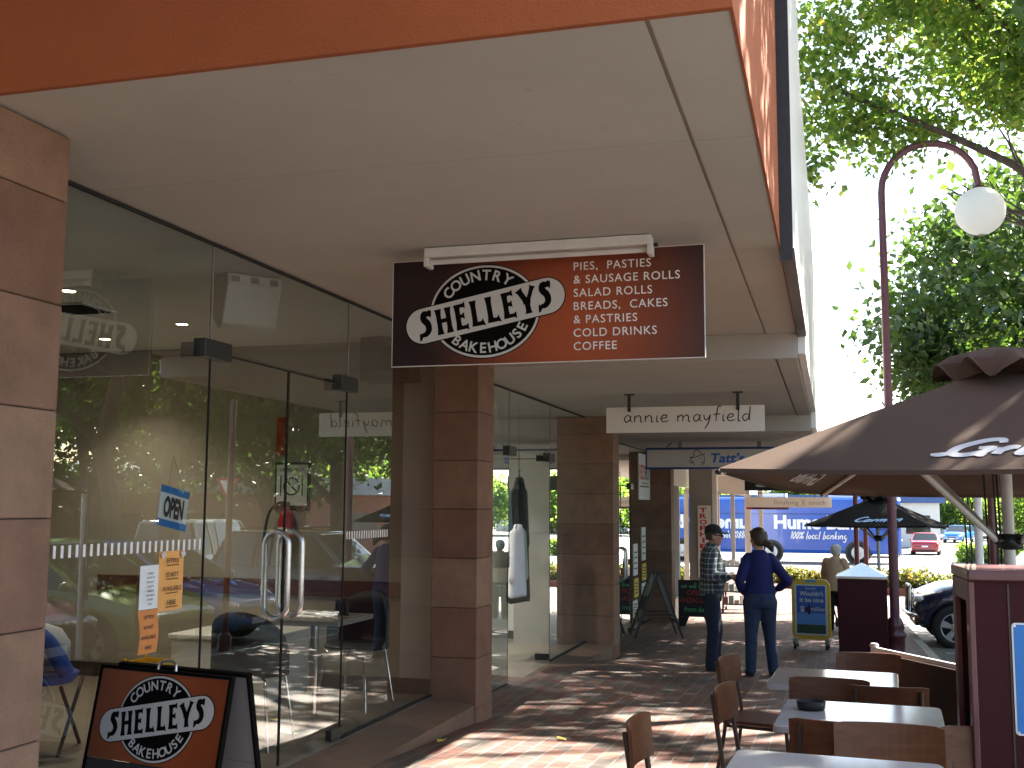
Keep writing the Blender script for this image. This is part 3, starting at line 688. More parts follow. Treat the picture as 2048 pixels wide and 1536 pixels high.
# chest and crate by the door
mb = MB(); mb.box(-4.9, -4.1, 7.55, 8.3, Z0, .42); mb.box(-4.92, -4.08, 7.53, 8.32, .421, .46)
single(mb, 'white_cabinet', 'white_paint', 'low white cabinet standing inside the bakery by the far wall', 'cabinet', (-4.5, 7.9, Z0), bevel=.01)
mb = MB(); x, y = -5.05, 7.6
for k in range(5): mb.box(x-.2, x+.2, y-.15, y-.135, Z0+.02+k*.055, Z0+.055+k*.055); mb.box(x-.2, x+.2, y+.135, y+.15, Z0+.02+k*.055, Z0+.055+k*.055); mb.box(x-.2, x-.185, y-.134, y+.134, Z0+.02+k*.055, Z0+.055+k*.055); mb.box(x+.185, x+.2, y-.134, y+.134, Z0+.02+k*.055, Z0+.055+k*.055)
for sx in (-.19, .19):
    for sy in (-.14, .14): mb.box(x+sx-.012, x+sx+.012, y+sy-.012, y+sy+.012, Z0, Z0+.3)
mb.box(x-.18, x+.18, y-.13, y+.13, Z0+.005, Z0+.02)
single(mb, 'plastic_crate', 'yellow_plastic', 'yellow plastic crate on the bakery floor behind the glass', 'crate', (x, y, Z0))
# ceiling-mounted air unit behind the glass
ac = thing('ceiling_speaker', 'white wedge shaped box fixed under the ceiling behind the glass overpanel', 'ceiling unit', (-3.33, 5.75, 2.5))
T = Matrix.Translation((-3.33, 5.78, 2.52)) @ Matrix.Rotation(rad(-38), 4, 'Z')
mb = MB(); prof = [(-.15, .27), (.12, .27), (.13, .20), (.06, -.02), (.0, -.05), (-.15, .10)]
mb.prism(prof, T @ Matrix(((1, 0, 0, 0), (0, 0, -1, .17), (0, 1, 0, 0), (0, 0, 0, 1))), .34); mb.build('casing', 'white_paint', ac, bevel=.01)
mb = MB()
for k in (-.12, 0, .12): mb.box(.1285, .1315, k-.025, k+.025, .218, .254, 0, .5, T)
mb.build('grille', 'vent_grey', ac)
# fire extinguisher and framed sign on the end wall
fe = thing('fire_extinguisher', 'red fire extinguisher with black hose hung on the bakery end wall', 'fire extinguisher', (-4.36, 8.33, 1.15))
mb = MB(); mb.lathe([(.03, 0), (.058, .01), (.062, .05), (.062, .30), (.045, .36), (.02, .39), (.02, .41)], (-4.36, 8.33, 1.02), 20); mb.build('cylinder', 'fire_red', fe)
mb = MB(); mb.tube(catmull([(-4.36, 8.33, 1.45), (-4.42, 8.31, 1.46), (-4.50, 8.30, 1.38), (-4.54, 8.30, 1.2), (-4.55, 8.31, 1.08)], 6), .012, 8); mb.box(-4.375, -4.345, 8.25, 8.36, 1.43, 1.47); mb.build('hose', 'black', fe)
mb = MB(); mb.box(-4.40, -4.32, 8.262, 8.268, 1.12, 1.26); mb.build('paper_label', 'paper_white', fe)
ms = thing('wall_sign', 'black framed sign with knife, fork and crossed circle on the end wall', 'sign', (-4.33, 8.38, 1.45))
mb = MB(); mb.box(-4.50, -4.18, 8.38, 8.399, 1.40, 1.80); mb.build('frame', 'black', ms)
mb = MB(); mb.box(-4.48, -4.20, 8.374, 8.379, 1.44, 1.78); mb.build('face', 'paper_white', ms)
mb = MB(); T = face_T(-4.34, 8.372, 1.60)
ribbon(mb, arc_pts(0, 0, .07, .07, 0, 2*math.pi, 24), .014, T); ribbon(mb, [(-.05, .05), (.05, -.05)], .014, T, .0005)
ribbon(mb, [(-.10, -.08), (-.10, .09)], .012, T); ribbon(mb, [(.10, -.08), (.10, .09)], .012, T); text(mb, 'DINERS ONLY', T, -.11, .125, .025, .22, .02)
mb.build('pictogram', 'ink', ms)
mb = MB(); mb.box(-4.50, -4.42, 8.385, 8.398, 1.86, 2.18); single(mb, 'wall_notice', 'fire_red', 'narrow red plate on the end wall above the framed sign', 'sign', (-4.46, 8.39, 1.86))

# ---- unseen neighbour added behind the camera so its awning cuts the sky light
nz_ = thing('added_neighbour', 'unseen shop added behind the camera, its awning cutting the sky light', 'building', (XG, -6, .2))
slab(nz_, 'wall', 'cream_wall', -9.2, -3.0, -16, 2.60, -.3, 6.4)
slab(nz_, 'awning', 'grey_render', -2.99, -.35, -16, 2.40, 3.25, 3.9)
slab(nz_, 'shop_window', 'car_glass', -2.99, -2.96, -14, 1.5, .7, 2.6)

# ---- clothes shop bay -------------------------------------------------------------
cs = thing('clothes_shop', 'second shop along, white inside, glass doors between sandstone pillars', 'building', (XG, 11.3, -.4))
slab(cs, 'awning', 'grey_render', -9.2, -.225, 8.725, 14.22, 2.625, 5.6)
slab(cs, 'soffit', 'soffit', -9.2, -.40, 8.745, 14.24, 2.60, 2.62)
slab(cs, 'soffit_edge', 'soffit', -.38, -.232, 8.745, 14.24, 2.597, 2.617)
slab(cs, 'soffit_step', 'grey_render', -3.04, -.226, 8.7205, 8.7445, 2.598, 2.796)
mb = MB(); mb.box(-.222, -.165, 8.79, 14.28, 2.64, 5.0); mb.build('fascia_sign', 'white_paint', cs)
pillar(cs, 13.93, 14.35, -.52, 2.595, 21, .2)
Z1 = -.27
slab(cs, 'floor', 'floor_tile', -9.2, XG+.02, 8.73, 14.02, Z1-.2, Z1)
mb = MB(); mb.add([(XG+.02, 8.72, Z1-.004), (-2.69, 8.72, -.285), (-2.69, 13.93, -.298), (XG+.02, 13.93, Z1-.004), (-2.69, 8.72, -.6), (-2.69, 13.93, -.6)], [(0, 1, 2, 3), (1, 4, 5, 2)])
mb.build('entry_step', 'ledge_stone', cs)
slab(cs, 'side_wall', 'white_wall', -9.2, -3.062, 14.03, 14.3, Z1, 2.599)
slab(cs, 'near_wall', 'white_wall', -9.2, -3.062, 8.665, 8.72, Z1, 2.599)
slab(cs, 'rear_wall', 'white_wall', -9.2, -6.6, 8.725, 14.025, Z1, 2.599)
slab(cs, 'skirting', 'dark_skirt', -6.59, -3.07, 14.015, 14.029, Z1, Z1+.10)
slab(cs, 'display_plinth', 'grey_render', -3.9, -3.27, 13.6, 14.0, Z1, 1.10)
front(cs, 8.72, 10.44, 11.27, 12.10, 13.93, Z1, 1.985, 2.598, rad(84))
for x, y in ((-4.3, 11.2), (-4.4, 12.6), (-5.5, 10.2), (-5.6, 12.0)): downlight(cs, x, y, 2.60, 'downlight_white', .06)
mb = MB(); T = Matrix.Translation((-3.45, 11.05, 2.38)) @ Matrix.Rotation(rad(24), 4, 'X'); mb.box(-.08, .08, -.07, .07, -.15, .14, 0, .5, T)
mb.box(-3.47, -3.43, 11.05, 11.09, 2.5, 2.598)
single(mb, 'shop_loudspeaker', 'white_paint', 'small white loudspeaker hung under the ceiling of the clothes shop', 'speaker', (-3.45, 11.05, 2.38), bevel=.008)
# garments on wires
def garment(name, label, mt, x, y, ztop, zbot, wsh, whem, dep, sleeve, hang, cat, grp='garments hung in the shop window'):
    t = thing(name, label, cat, (x, y, zbot), 0, grp)
    mb = MB(); H = ztop-zbot; r = random.Random(name+str(y)); rings = []
    for k in range(9):
        f = k/8; wdt = whem+(wsh-whem)*f; d = dep*(1.1-.4*f)
        if k == 8: wdt, d = .045, .045
        elif k == 7: wdt *= .72
        rings.append([Vector((d*math.sin(a)*(1+.14*math.sin(5*a+k*.3)*(1-f)), wdt*math.cos(a), H*f+.02*math.sin(3*a+1)*(1-f))) for a in [2*math.pi*j/24 for j in range(24)]])
    mb.loft(rings)
    if sleeve:
        for sg in (-1, 1): capsule(mb, (0, sg*wsh*.80, H*.88), .055, (.01, sg*(wsh+.05), H*.88-sleeve), .05)
    remeshed('cloth', mb, mt, t, .014, 3)
    mb = MB(); mb.tube([(0, -.13, H-.07), (0, 0, H+.03), (0, .13, H-.07)], .006, 6); mb.tube(catmull([(0, 0, H+.03), (0, 0, H+.07), (0, .02, H+.09), (0, .03, H+.06)], 4), .004, 6); mb.tube([(0, 0, H+.09), (0, 0, hang-zbot)], .0025, 5)
    mb.build('hanger', 'black_metal', t, world=False)
garment('hanging_jacket', 'long black coat on a wire hanger behind the clothes shop glass', 'black_cloth', -3.50, 12.42, 1.78, .36, .20, .34, .10, .62, 2.59, 'coat')
garment('hanging_shirt', 'white tunic shirt hung low in front of the black coat', 'white_cloth', -3.40, 12.02, 1.24, .45, .19, .27, .08, .5, 2.59, 'shirt')
garment('hanging_blouse', 'grey green top hung left of the white tunic', 'teal_cloth', -3.42, 11.45, 1.72, .80, .17, .2, .07, .4, 2.59, 'top')

# ---- lottery newsagent bay ----------------------------------------------------------
nb = thing('newsagent_shop', 'third shop along, dim inside with papers stuck on its glass', 'building', (XG, 16.8, -.6))
slab(nb, 'awning', 'grey_render', -9.2, -.225, 14.225, 19.9, 2.425, 5.2)
slab(nb, 'soffit', 'soffit_grey', -9.2, -.232, 14.245, 19.9, 2.40, 2.42)
slab(nb, 'soffit_step', 'grey_render', -3.04, -.226, 14.2205, 14.2445, 2.398, 2.596)
mb = MB(); mb.box(-.222, -.165, 14.29, 19.8, 2.44, 4.8); mb.build('fascia_sign', 'white_paint', nb)
pillar(nb, 19.25, 19.63, -.72, 2.395, 33, .25)
Z2 = -.5
slab(nb, 'floor', 'floor_tile', -9.2, XG+.02, 14.31, 19.7, Z2-.2, Z2)
mb = MB(); mb.add([(XG+.02, 14.35, Z2-.004), (-2.69, 14.35, -.51), (-2.69, 19.25, -.53), (XG+.02, 19.25, Z2-.004), (-2.69, 14.35, -.8), (-2.69, 19.25, -.8)], [(0, 1, 2, 3), (1, 4, 5, 2)])
mb.build('entry_step', 'ledge_stone', nb)
slab(nb, 'side_wall', 'grey_render', -9.2, -3.062, 19.64, 19.88, Z2, 2.399)
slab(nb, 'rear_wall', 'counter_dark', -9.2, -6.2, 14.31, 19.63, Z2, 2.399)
slab(nb, 'near_wall', 'grey_render', -9.2, -3.062, 14.301, 14.345, Z2, 2.399)
front(nb, 14.35, 15.6, 16.45, 17.3, 19.25, Z2, 1.76, 2.398)
mb = MB(); r = random.Random(8)
for yb in (15.0, 16.6, 18.2):
    mb.box(-5.2, -4.8, yb, yb+1.2, Z2, .9, 0)
    for k in range(4):
        for j in range(5): mb.box(-4.8, -4.77, yb+.03+j*.235, yb+.22+j*.235, -.4+k*.32, -.16+k*.32, r.choice((1, 2, 3, 4)))
mb.build('magazine_racks', ['counter_dark', 'paper_white', 'shelf_goods_red', 'paper_yellow', 'teal_cloth'], nb)
rs = thing('window_poster', 'tall white poster with red and black capitals high on the newsagent glass', 'poster', (-3.04, 18.7, 1.55))
mb = MB(); mb.box(-3.046, -3.042, 18.05, 19.22, 1.56, 2.33); mb.build('sheet', 'paper_white', rs)
T = plane_T((-3.040, 18.05, 1.56), (0, 1, 0), (0, 0, 1)); mb = MB(); text(mb, 'RED', T, .06, .34, .24, .48, .02, 0); text(mb, 'SPOT', T, .58, .34, .24, .52, .02, 1)
ribbon(mb, [(.1, .22), (1.05, .22)], .02, T, 0, 1); text(mb, 'sale now on', T, .58, .26, .05, .6, .01, 1, 'c'); mb.build('lettering', ['letter_red', 'ink'], rs)
k = 0
for y0, z0, hh, mt in ((17.5, .35, .5, 'paper_white'), (17.55, .0, .3, 'paper_yellow'), (17.45, -.3, .26, 'paper_white'), (18.3, .55, .55, 'paper_white'), (18.35, .22, .28, 'paper_yellow'), (18.3, -.1, .28, 'paper_white')):
    lab = ['white sheet stuck on the newsagent glass, left column top', 'yellow sheet below the left white sheet on newsagent glass', 'lowest white sheet of the left column on newsagent glass', 'white sheet stuck on newsagent glass, right column top', 'yellow sheet in the right column on newsagent glass', 'lowest white sheet of the right column on newsagent glass'][k]; k += 1
    mb = MB(); mb.box(-3.046, -3.042, y0, y0+.4, z0, z0+hh, 0)
    for q in range(4): mb.box(-3.0415, -3.041, y0+.06, y0+.34, z0+hh*(.2+.17*q), z0+hh*(.2+.17*q)+.02, 1)
    single(mb, 'notice_sheet', [mt, 'ink'], lab, 'notice', (-3.044, y0+.2, z0), 'sheets stuck on the newsagent glass')

# ---- white corner shops ---------------------------------------------------------------
wb = thing('white_shop', 'white fronted corner shops at the end of the row with pale ceiling', 'building', (-3.0, 30, -.8))
slab(wb, 'soffit', 'white_wall', -9.2, -.25, 19.91, 42, 2.28, 2.34)
slab(wb, 'awning', 'far_wall', -9.2, -.20, 19.905, 42, 2.345, 4.6)
slab(wb, 'tiled_band', 'tile_white', -3.2, -2.98, 20.0, 31.0, 1.86, 2.279)
slab(wb, 'header_beam', 'far_wall', -2.979, -2.17, 30.9, 31.1, 1.80, 2.279)
slab(wb, 'bulkhead', 'far_wall', -3.2, -2.9, 31.12, 42, 1.86, 2.279)
slab(wb, 'stall_riser', 'tile_white', -3.15, -2.98, 20.0, 42, -1.1, -.35)
slab(wb, 'floor', 'floor_tile', -9.2, -3.16, 19.9, 42, -1.2, -.7)
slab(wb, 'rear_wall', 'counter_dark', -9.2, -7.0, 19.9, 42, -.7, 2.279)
slab(wb, 'end_wall', 'white_wall', -7.0, -3.21, 41.8, 42, -.7, 2.279)
mb = MB(); quad(mb, [(-3.05, 20.0, -.35), (-3.05, 42, -.35), (-3.05, 42, 1.86), (-3.05, 20.0, 1.86)]); mb.build('window', 'shop_glass', wb)
for y in (20.0, 22.6, 26.8, 31.0, 36.0, 41.8): slab(wb, 'mullion', 'white_paint', -3.10, -2.99, y, y+.10, -.349, 1.859)
for y in (31.0, 36.5): slab(wb, 'post', 'white_paint', -2.26, -2.14, y-.06, y+.06, -1.3, 2.279 if y > 32 else 1.799)
# ================================================================ SIGNS
# lettering of the bakery badge, in badge units (pill height 1)
def badge(parent, T, sc, z0=.0):
    """oval badge with tilted pill; T = face plane, origin at the badge centre, sc = pill half height"""
    tl = rad(11)
    def R(x, y): return (x*math.cos(tl)-y*math.sin(tl), x*math.sin(tl)+y*math.cos(tl))
    def ellipse(rx, ry, n=64): return [(sc*rx*math.cos(2*math.pi*i/n), sc*ry*math.sin(2*math.pi*i/n)) for i in range(n)]
    def pill(hl, hh, n=16):
        p = [(hl-hh+hh*math.cos(a), hh*math.sin(a)) for a in [-math.pi/2+math.pi*i/n for i in range(n+1)]]
        p += [(-hl+hh+hh*math.cos(a), hh*math.sin(a)) for a in [math.pi/2+math.pi*i/n for i in range(n+1)]]
        return [(sc*R(*q)[0], sc*R(*q)[1]) for q in p]
    mb = MB()
    for poly, m, z in ((ellipse(3.48, 2.86), 0, .001), (ellipse(3.42, 2.80), 1, .002), (ellipse(3.28, 2.66), 0, .003), (pill(5.08, 1.13), 0, .0042), (pill(5.02, 1.07), 1, .0052)):
        mb.flat(poly, T, z0+z, m)
    # arched words
    def arch(txt, rx, ry, a0, a1, h, flip):
        n = len(txt)
        for i, ch in enumerate(txt):
            a = rad(a0+(a1-a0)*(i/(n-1))); cx, cy = sc*rx*math.cos(a), sc*ry*math.sin(a); rot = a-math.pi/2 if not flip else a+math.pi/2
            L = T @ Matrix.Translation((cx, cy, 0)) @ Matrix.Rotation(rot, 4, 'Z')
            text(mb, ch, L, 0, -h*sc/2, h*sc, None, .022, 1, 'c', z0+.0066)
    arch('COUNTRY', 2.68, 2.20, 147, 57, .62, False)
    arch('BAKEHOUSE', 2.66, 2.20, 231, 333, .60, True)
    # SHELLEYS, drawn as flared strokes
    LX = {}
    def stroke(p, w, ox, z): ribbon(mb, [(sc*R(q[0]*1.18+ox, q[1]*1.12)[0], sc*R(q[0]*1.18+ox, q[1]*1.12)[1]) for q in p], [sc*k*1.28 for k in w], T, z0+.006+z, 0)
    def flare(a, b, w=.25, e=.40):
        q = [(a[0]+(b[0]-a[0])*t, a[1]+(b[1]-a[1])*t) for t in (0, .10, .25, .75, .90, 1)]; return q, [e, w*1.2, w, w, w*1.2, e]
    def one(ch, ox):
        if ch == 'S':
            p = catmull([(.66, .74), (.50, .60), (.30, .62), (.24, .36), (.42, .06), (.44, -.26), (.26, -.48), (.04, -.52), (-.10, -.78)], 5); n = len(p)
            stroke(p, [.05+.27*math.sin(math.pi*min(1, .06+i/(n-1)*.94)**.9)**.6 for i in range(n)], ox, 0)
            stroke([(.70, .78), (.60, .50), (.62, .36)], [.02, .16, .02], ox, .0003); stroke([(-.12, -.80), (-.02, -.50), (-.06, -.36)], [.02, .16, .02], ox, .0003)
        elif ch == 'H':
            for x in (.14, .66): stroke(*flare((x, -.70), (x+.02, .70), .24, .36), ox, 0)
            stroke([(.16, .02), (.66, .04)], [.2, .2], ox, .0003)
        elif ch == 'E':
            stroke(*flare((.14, -.70), (.16, .70), .25, .34), ox, 0)
            for y, l in ((.60, .60), (.03, .50), (-.60, .64)): stroke([(.16, y), (l-.12, y), (l, y)], [.18, .18, .34], ox, .0003)
        elif ch == 'L':
            stroke(*flare((.14, -.70), (.16, .70), .25, .36), ox, 0); stroke([(.16, -.60), (.50, -.60), (.62, -.56)], [.2, .2, .40], ox, .0003)
        elif ch == 'Y':
            stroke(*flare((.40, -.70), (.40, -.02), .26, .38), ox, 0); stroke(*flare((.38, -.10), (.04, .66), .26, .40), ox, .0003); stroke(*flare((.42, -.10), (.80, .72), .2, .34), ox, .0006)
    x = -4.12
    for ch, ad in zip('SHELLEYS', (.84, .96, .80, .78, .80, .82, .96, .8)): one(ch, x); x += ad*1.27
    return mb.build('badge', ['sign_black', 'sign_silver'], parent)

# hanging bakery sign
SY = 5.55
hs = thing('hanging_sign', 'large orange and maroon bakery sign with oval badge hung under the awning', 'sign', (-1.44, SY, 2.2))
sign_mat('sign_orange', (.16, -.012, .19), .86, (.36, .070, .018), (.016, .006, .008))
mb = MB(); mb.box(-.845, .845, -.010, .010, 0, .575); mb.build('panel', 'sign_orange', hs, world=False)
mb = MB()
for x0, x1, z0, z1 in ((-.849, .849, .5755, .579), (-.849, .849, -.004, -.0005), (-.849, -.8455, -.0004, .5754), (.8455, .849, -.0004, .5754)): mb.box(x0, x1, -.011, .011, z0, z1)
mb.build('edge_trim', 'alu_white', hs, world=False)
badge(hs, face_T(-1.44-.32, SY-.0105, 2.2+.282), .0895)
mb = MB(); T = face_T(-1.44, SY-.012, 2.2)
for i, t in enumerate(('PIES,  PASTIES', '& SAUSAGE ROLLS', 'SALAD ROLLS', 'BREADS,  CAKES', '& PASTRIES', 'COLD DRINKS', 'COFFEE')):
    text(mb, t, T, .17, .478-.0705*i, .043, None, .004, 0, 'l', 0, 0, 1.12)
mb.build('lettering', 'white', hs)
mb = MB()
for x in (-.60, .60): mb.box(x-.012, x+.012, -.006, .006, .582, .602)
mb.build('hanging_bracket', 'black_metal', hs, world=False)
# fluorescent batten
fb = thing('fluorescent_light', 'weathered white fluorescent batten fixed to the soffit above the bakery sign', 'light fitting', (-1.43, 5.36, 2.8))
mb = MB(); mb.box(-2.03, -.83, 5.33, 5.42, 2.745, 2.796); mb.build('housing', 'alu_white', fb, bevel=.004)
for x in (-2.025, -.845): mb = MB(); mb.box(x-.005, x+.02, 5.325, 5.415, 2.695, 2.744); mb.build('end_cap', 'alu_white', fb, bevel=.004)
mb = MB(); mb.cyl((-2.0, 5.36, 2.722), (-.85, 5.36, 2.722), .013); mb.build('tube', 'pale_globe', fb)
mb = MB(); r = random.Random(2)
for k in range(13): x = -2.0+r.random()*1.15; mb.ell((x, 5.335, 2.79), (.012+.012*r.random(), .004, .006), 8, 4)
mb.build('grime', 'dark_wood', fb)

# pale hand-lettered sign
as_ = thing('shop_sign', 'long cream sign with thin handwritten name hung on two black brackets', 'sign', (-1.42, 11.2, 2.2))
mb = MB(); mb.box(-.80, .80, -.012, .012, 0, .262); mb.build('panel', 'off_white', as_, world=False)
mb = MB(); T = face_T(-1.42-.62, 11.187, 2.2+.105); script(mb, 'annie mayfield', 0, 0, .145, .0125, T, 0, 0, .05, 1.16)
mb.build('lettering', 'ink', as_)
mb = MB()
for x in (-.56, .54):
    mb.box(x-.016, x+.016, -.026, -.013, .215, .398); mb.box(x-.05, x+.05, -.03, .03, .386, .3985)
mb.build('hanging_bracket', 'black_metal', as_, world=False)

# lottery sign
ts = thing('lottery_sign', 'white light box sign with blue frame and sketched man in a hat', 'sign', (-1.70, 16.5, 2.0))
mb = MB(); mb.box(-.97, .97, -.05, .05, 0, .325); mb.build('frame', 'tatts_blue', ts, world=False, bevel=.01)
mb = MB(); mb.box(-.945, .945, -.056, -.051, .03, .290); mb.build('face', 'far_wall', ts, world=False)
mb = MB(); T = face_T(-1.70, 16.443, 2.0); ox, oy, q = -.31, .055, .20
for p in ([(.1, .62), (.25, .7), (.3, 1.05), (.5, 1.12), (.66, .98), (.72, .82)], [(-.02, .58), (.3, .60), (.72, .78), (.95, .84)], [(.12, .56), (.0, .3), (.1, .16), (.2, .3), (.3, .02)], [(.86, .76), (.92, .42), (.86, .36), (.9, .2), (.74, .05)], [(.62, .52), (.72, .54)], [(.68, .2), (.84, .22)], [(.16, .4), (.12, .3), (.2, .22)]):
    ribbon(mb, [(ox+a*q*1.2, oy+b*q) for a, b in catmull(p, 5)], .010, T)
mb.build('face_sketch', 'ink', ts)
mb = MB(); text(mb, "Tatt's", T, -.02, .10, .13, .50, .03, 0, 'l', 0, .2); mb.build('lettering', 'letter_blue', ts)
mb = MB()
for x in (-.46, .7): mb.box(x-.03, x+.03, -.02, .02, .325, .399)
mb.build('hanging_bracket', 'vent_grey', ts, world=False)
mb = MB(); mb.tube([(-2.36, 16.5, 2.325), (-2.33, 16.5, 2.36), (-2.28, 16.5, 2.399)], .008, 6); mb.build('cable', 'black', ts)

# black sign and pale sign further along, trophies board
b2 = thing('hanging_sign', 'black hanging sign half hidden behind the brown umbrella', 'sign', (-.75, 21, 1.75))
mb = MB(); mb.box(-.80, .80, -.03, .03, 0, .28); mb.build('panel', 'black', b2, world=False)
mb = MB(); mb.ell((-.50, -.03, .09), (.11, .004, .025), 16, 6); mb.build('emblem', 'sign_silver', b2, world=False)
mb = MB()
for x in (-.6, .6): mb.box(x-.015, x+.015, -.01, .01, .28, .528)
mb.build('hanging_bracket', 'black_metal', b2, world=False)
ft = thing('hanging_sign', 'cream hanging sign with thin spaced letters below a crosswise rail', 'sign', (-.98, 27, 1.44))
mb = MB(); mb.box(-.98, .98, -.02, .02, 0, .24); mb.build('panel', 'off_white', ft, world=False)
mb = MB(); T = face_T(-.98, 26.977, 1.44); text(mb, 'finishing', T, -.34, .07, .10, .56, 0., 0, 'l', 0, 0, 1.1); text(mb, 'touch', T, .46, .07, .10, .38, 0., 0, 'l', 0, 0, 1.1); ribbon(mb, [(.29, .04), (.38, .2)], .012, T); ribbon(mb, [(.38, .04), (.29, .2)], .012, T, .001); mb.build('lettering', 'vent_grey', ft)
mb = MB(); mb.box(-.98, .98, -.015, .015, .33, .35)
for x in (-.7, -.1, .6): mb.box(x-.008, x+.008, -.008, .008, .24, .8399)
mb.build('rail', 'black_metal', ft, world=False)
mb = MB(); mb.box(-.98, -.86, -.025, .02, -.05, -.001); mb.box(-.858, .0, -.025, .02, -.05, -.001, 1); mb.build('stripe', ['letter_red', 'maroon'], ft, world=False)
tr = thing('vertical_sign', 'tall narrow cream sign with stacked red capitals on the shop pier', 'sign', (-2.58, 23.5, .0))
mb = MB(); mb.box(-.135, .135, -.02, .02, -.02, 1.47); mb.build('board', 'off_white', tr, world=False)
mb = MB(); T = face_T(-2.58, 23.477, 0)
for i, ch in enumerate('TROPHIES'): text(mb, ch, T, -.02, 1.33-.125*i, .095, .15 if ch != 'I' else .05, .035, 0, 'c')
for i, ch in enumerate('&EN'): text(mb, ch, T, -.02, .30-.14*i, .10, .13, .03 if i else 0., 1 if i == 0 else 0, 'c')
mb.build('lettering', ['letter_red', 'ink'], tr)
pr = thing('sign_pier', 'grey panelled pier carrying the tall red lettered sign', 'pier', (-2.6, 23.7, gz(23.7)))
mb = MB(); mb.box(-2.9, -2.42, 23.525, 23.75, gz(23.7)-.05, 2.275); mb.build('panel', 'vent_grey', pr)
mb = MB(); mb.box(-2.415, -2.32, 23.55, 23.72, gz(23.7)-.05, 2.275); mb.build('white_post', 'white_paint', pr)

# ---- notices on the bakery door ---------------------------------------------------------
op = thing('open_sign', 'blue and white OPEN sign hung tilted inside the bakery glass', 'sign', (-3.075, 4.70, 1.36))
T = plane_T((-3.075, 4.585, 1.385), (0, 1, -.16), (0, .16, 1))
mb = MB(); mb.flat([(0, 0), (.245, 0), (.245, .125), (0, .125)], T, 0, 0); mb.prism([(0, -.035), (.245, -.035), (.245, -.001), (0, -.001)], T, .002, 1); mb.prism([(0, .001+.125), (.245, .126), (.245, .160), (0, .160)], T, .002, 1); mb.prism([(0, 0), (.245, 0), (.245, .125), (0, .125)], T @ Matrix.Translation((0, 0, -.003)), .002, 0)
mb.build('card', ['white', 'brand_blue'], op)
mb = MB(); text(mb, 'OPEN', T, .122, .018, .09, .17, .05, 0, 'c', .002); mb.build('lettering', 'ink', op)
mb = MB(); mb.tube([T @ Vector((.06, .16, 0)), (-3.075, 4.70, 1.68), T @ Vector((.19, .16, 0))], .0015, 5); mb.build('string', 'vent_grey', op)
def notice(name, label, mt, y0, z0, wd, h, lines, lh, twist=0., ink='ink', tape=True):
    t = thing(name, label, 'notice', (-3.045, y0+wd/2, z0))
    mb = MB(); n = 8; V = []
    for i in range(n+1):
        for j in range(2): f = i/n; V.append((-3.043+.006*math.sin(f*3.1)*abs(twist)+.004*(1-f)*twist, y0+wd*j+twist*.01*math.sin(f*4), z0+h*f))
    mb.add(V, [(2*i, 2*i+1, 2*i+3, 2*i+2) for i in range(n)], 0, True); mb.build('sheet', mt, t)
    T = plane_T((-3.0335, y0+wd/2, z0), (0, 1, 0), (0, 0, 1)); mb = MB()
    for i, l in enumerate(lines):
        y = h*.80-i*(h*.70/max(1, len(lines)-1)) if len(lines) > 1 else h*.5
        text(mb, l, T, 0, y, lh, None, .01, 0, 'c')
        if tape: ribbon(mb, [(-.05, y-.010), (.05, y-.010)], .004, T, .0004)
    mb.build('lettering', ink, t)
    if tape:
        mb = MB()
        for y in (.02, wd-.02): mb.add([T @ Vector((y-wd/2+a*.014-b*.008, h-.012+a*.008+b*.012-.004, .002)) for a, b in ((-1, -1), (1, -1), (1, 1), (-1, 1))], [(0, 1, 2, 3)])
        mb.build('tape', 'sign_silver', t)
notice('paper_notice', 'curled orange notice with four underlined lines taped on the door glass', 'paper_orange', 4.565, .945, .205, .28, ('EFTPOS', 'IS NOT', 'AVAILABLE', 'HERE'), .022)
notice('paper_notice', 'pale blue white sheet with small centred print left of the orange notice', 'paper_white', 4.42, .965, .145, .20, ('PLEASE', 'NOTE WE', 'DO NOT', 'ACCEPT', 'CHEQUES', 'OR CARDS', 'THANK', 'YOU'), .009, 0., 'ink', False)
notice('paper_notice', 'darker orange curled notice taped below the white sheet', 'paper_orange2', 4.42, .765, .145, .197, ('EFTPOS', 'IS NOT', 'AVAILABLE', 'HERE'), .016, .8, 'ink', False)

# ---- bakery sandwich board ---------------------------------------------------------------
SBX, SBY = -2.67, 4.15
sb = thing('sandwich_board', 'orange bakery sandwich board with oval badge standing before the glass', 'sandwich board', (SBX, SBY, fz(SBX, SBY)), rad(-11))
sign_mat('board_orange', (0, 0, .62), .45, (.37, .080, .021), (.20, .046, .014))
lean = rad(11); T0 = plane_T((0, -.20, .02), (1, 0, 0), (0, math.sin(lean), math.cos(lean))); T1 = plane_T((0, .20, .02), (-1, 0, 0), (0, -math.sin(lean), math.cos(lean)))
for nm, T in (('front_panel', T0), ('rear_panel', T1)):
    mb = MB(); mb.prism([(-.35, .44), (.35, .44), (.35, .80), (-.35, .80)], T, .012); mb.build(nm, 'board_orange' if nm == 'front_panel' else 'board_grey', sb, world=False)
    mb = MB(); mb.prism([(-.35, .0), (.35, .0), (.35, .438), (-.35, .438)], T, .010); mb.build('lower_board', 'black_metal' if nm == 'front_panel' else 'board_grey', sb, world=False)
    mb = MB()
    for a in ((-.363, -.02, -.351, .815), (.351, -.02, .363, .815), (-.3505, .801, .3505, .815)): mb.prism([(a[0], a[1]), (a[2], a[1]), (a[2], a[3]), (a[0], a[3])], T @ Matrix.Translation((0, 0, -.008)), .024)
    mb.build('frame', 'sign_black', sb, world=False)
badge_o = None
W0 = Matrix.Translation(sb.location) @ Matrix.Rotation(rad(-11), 4, 'Z')
bo = badge(sb, T0 @ Matrix.Translation((0.0, .62, .0125)), .061); bo.data.transform(Matrix.Translation(sb.location))
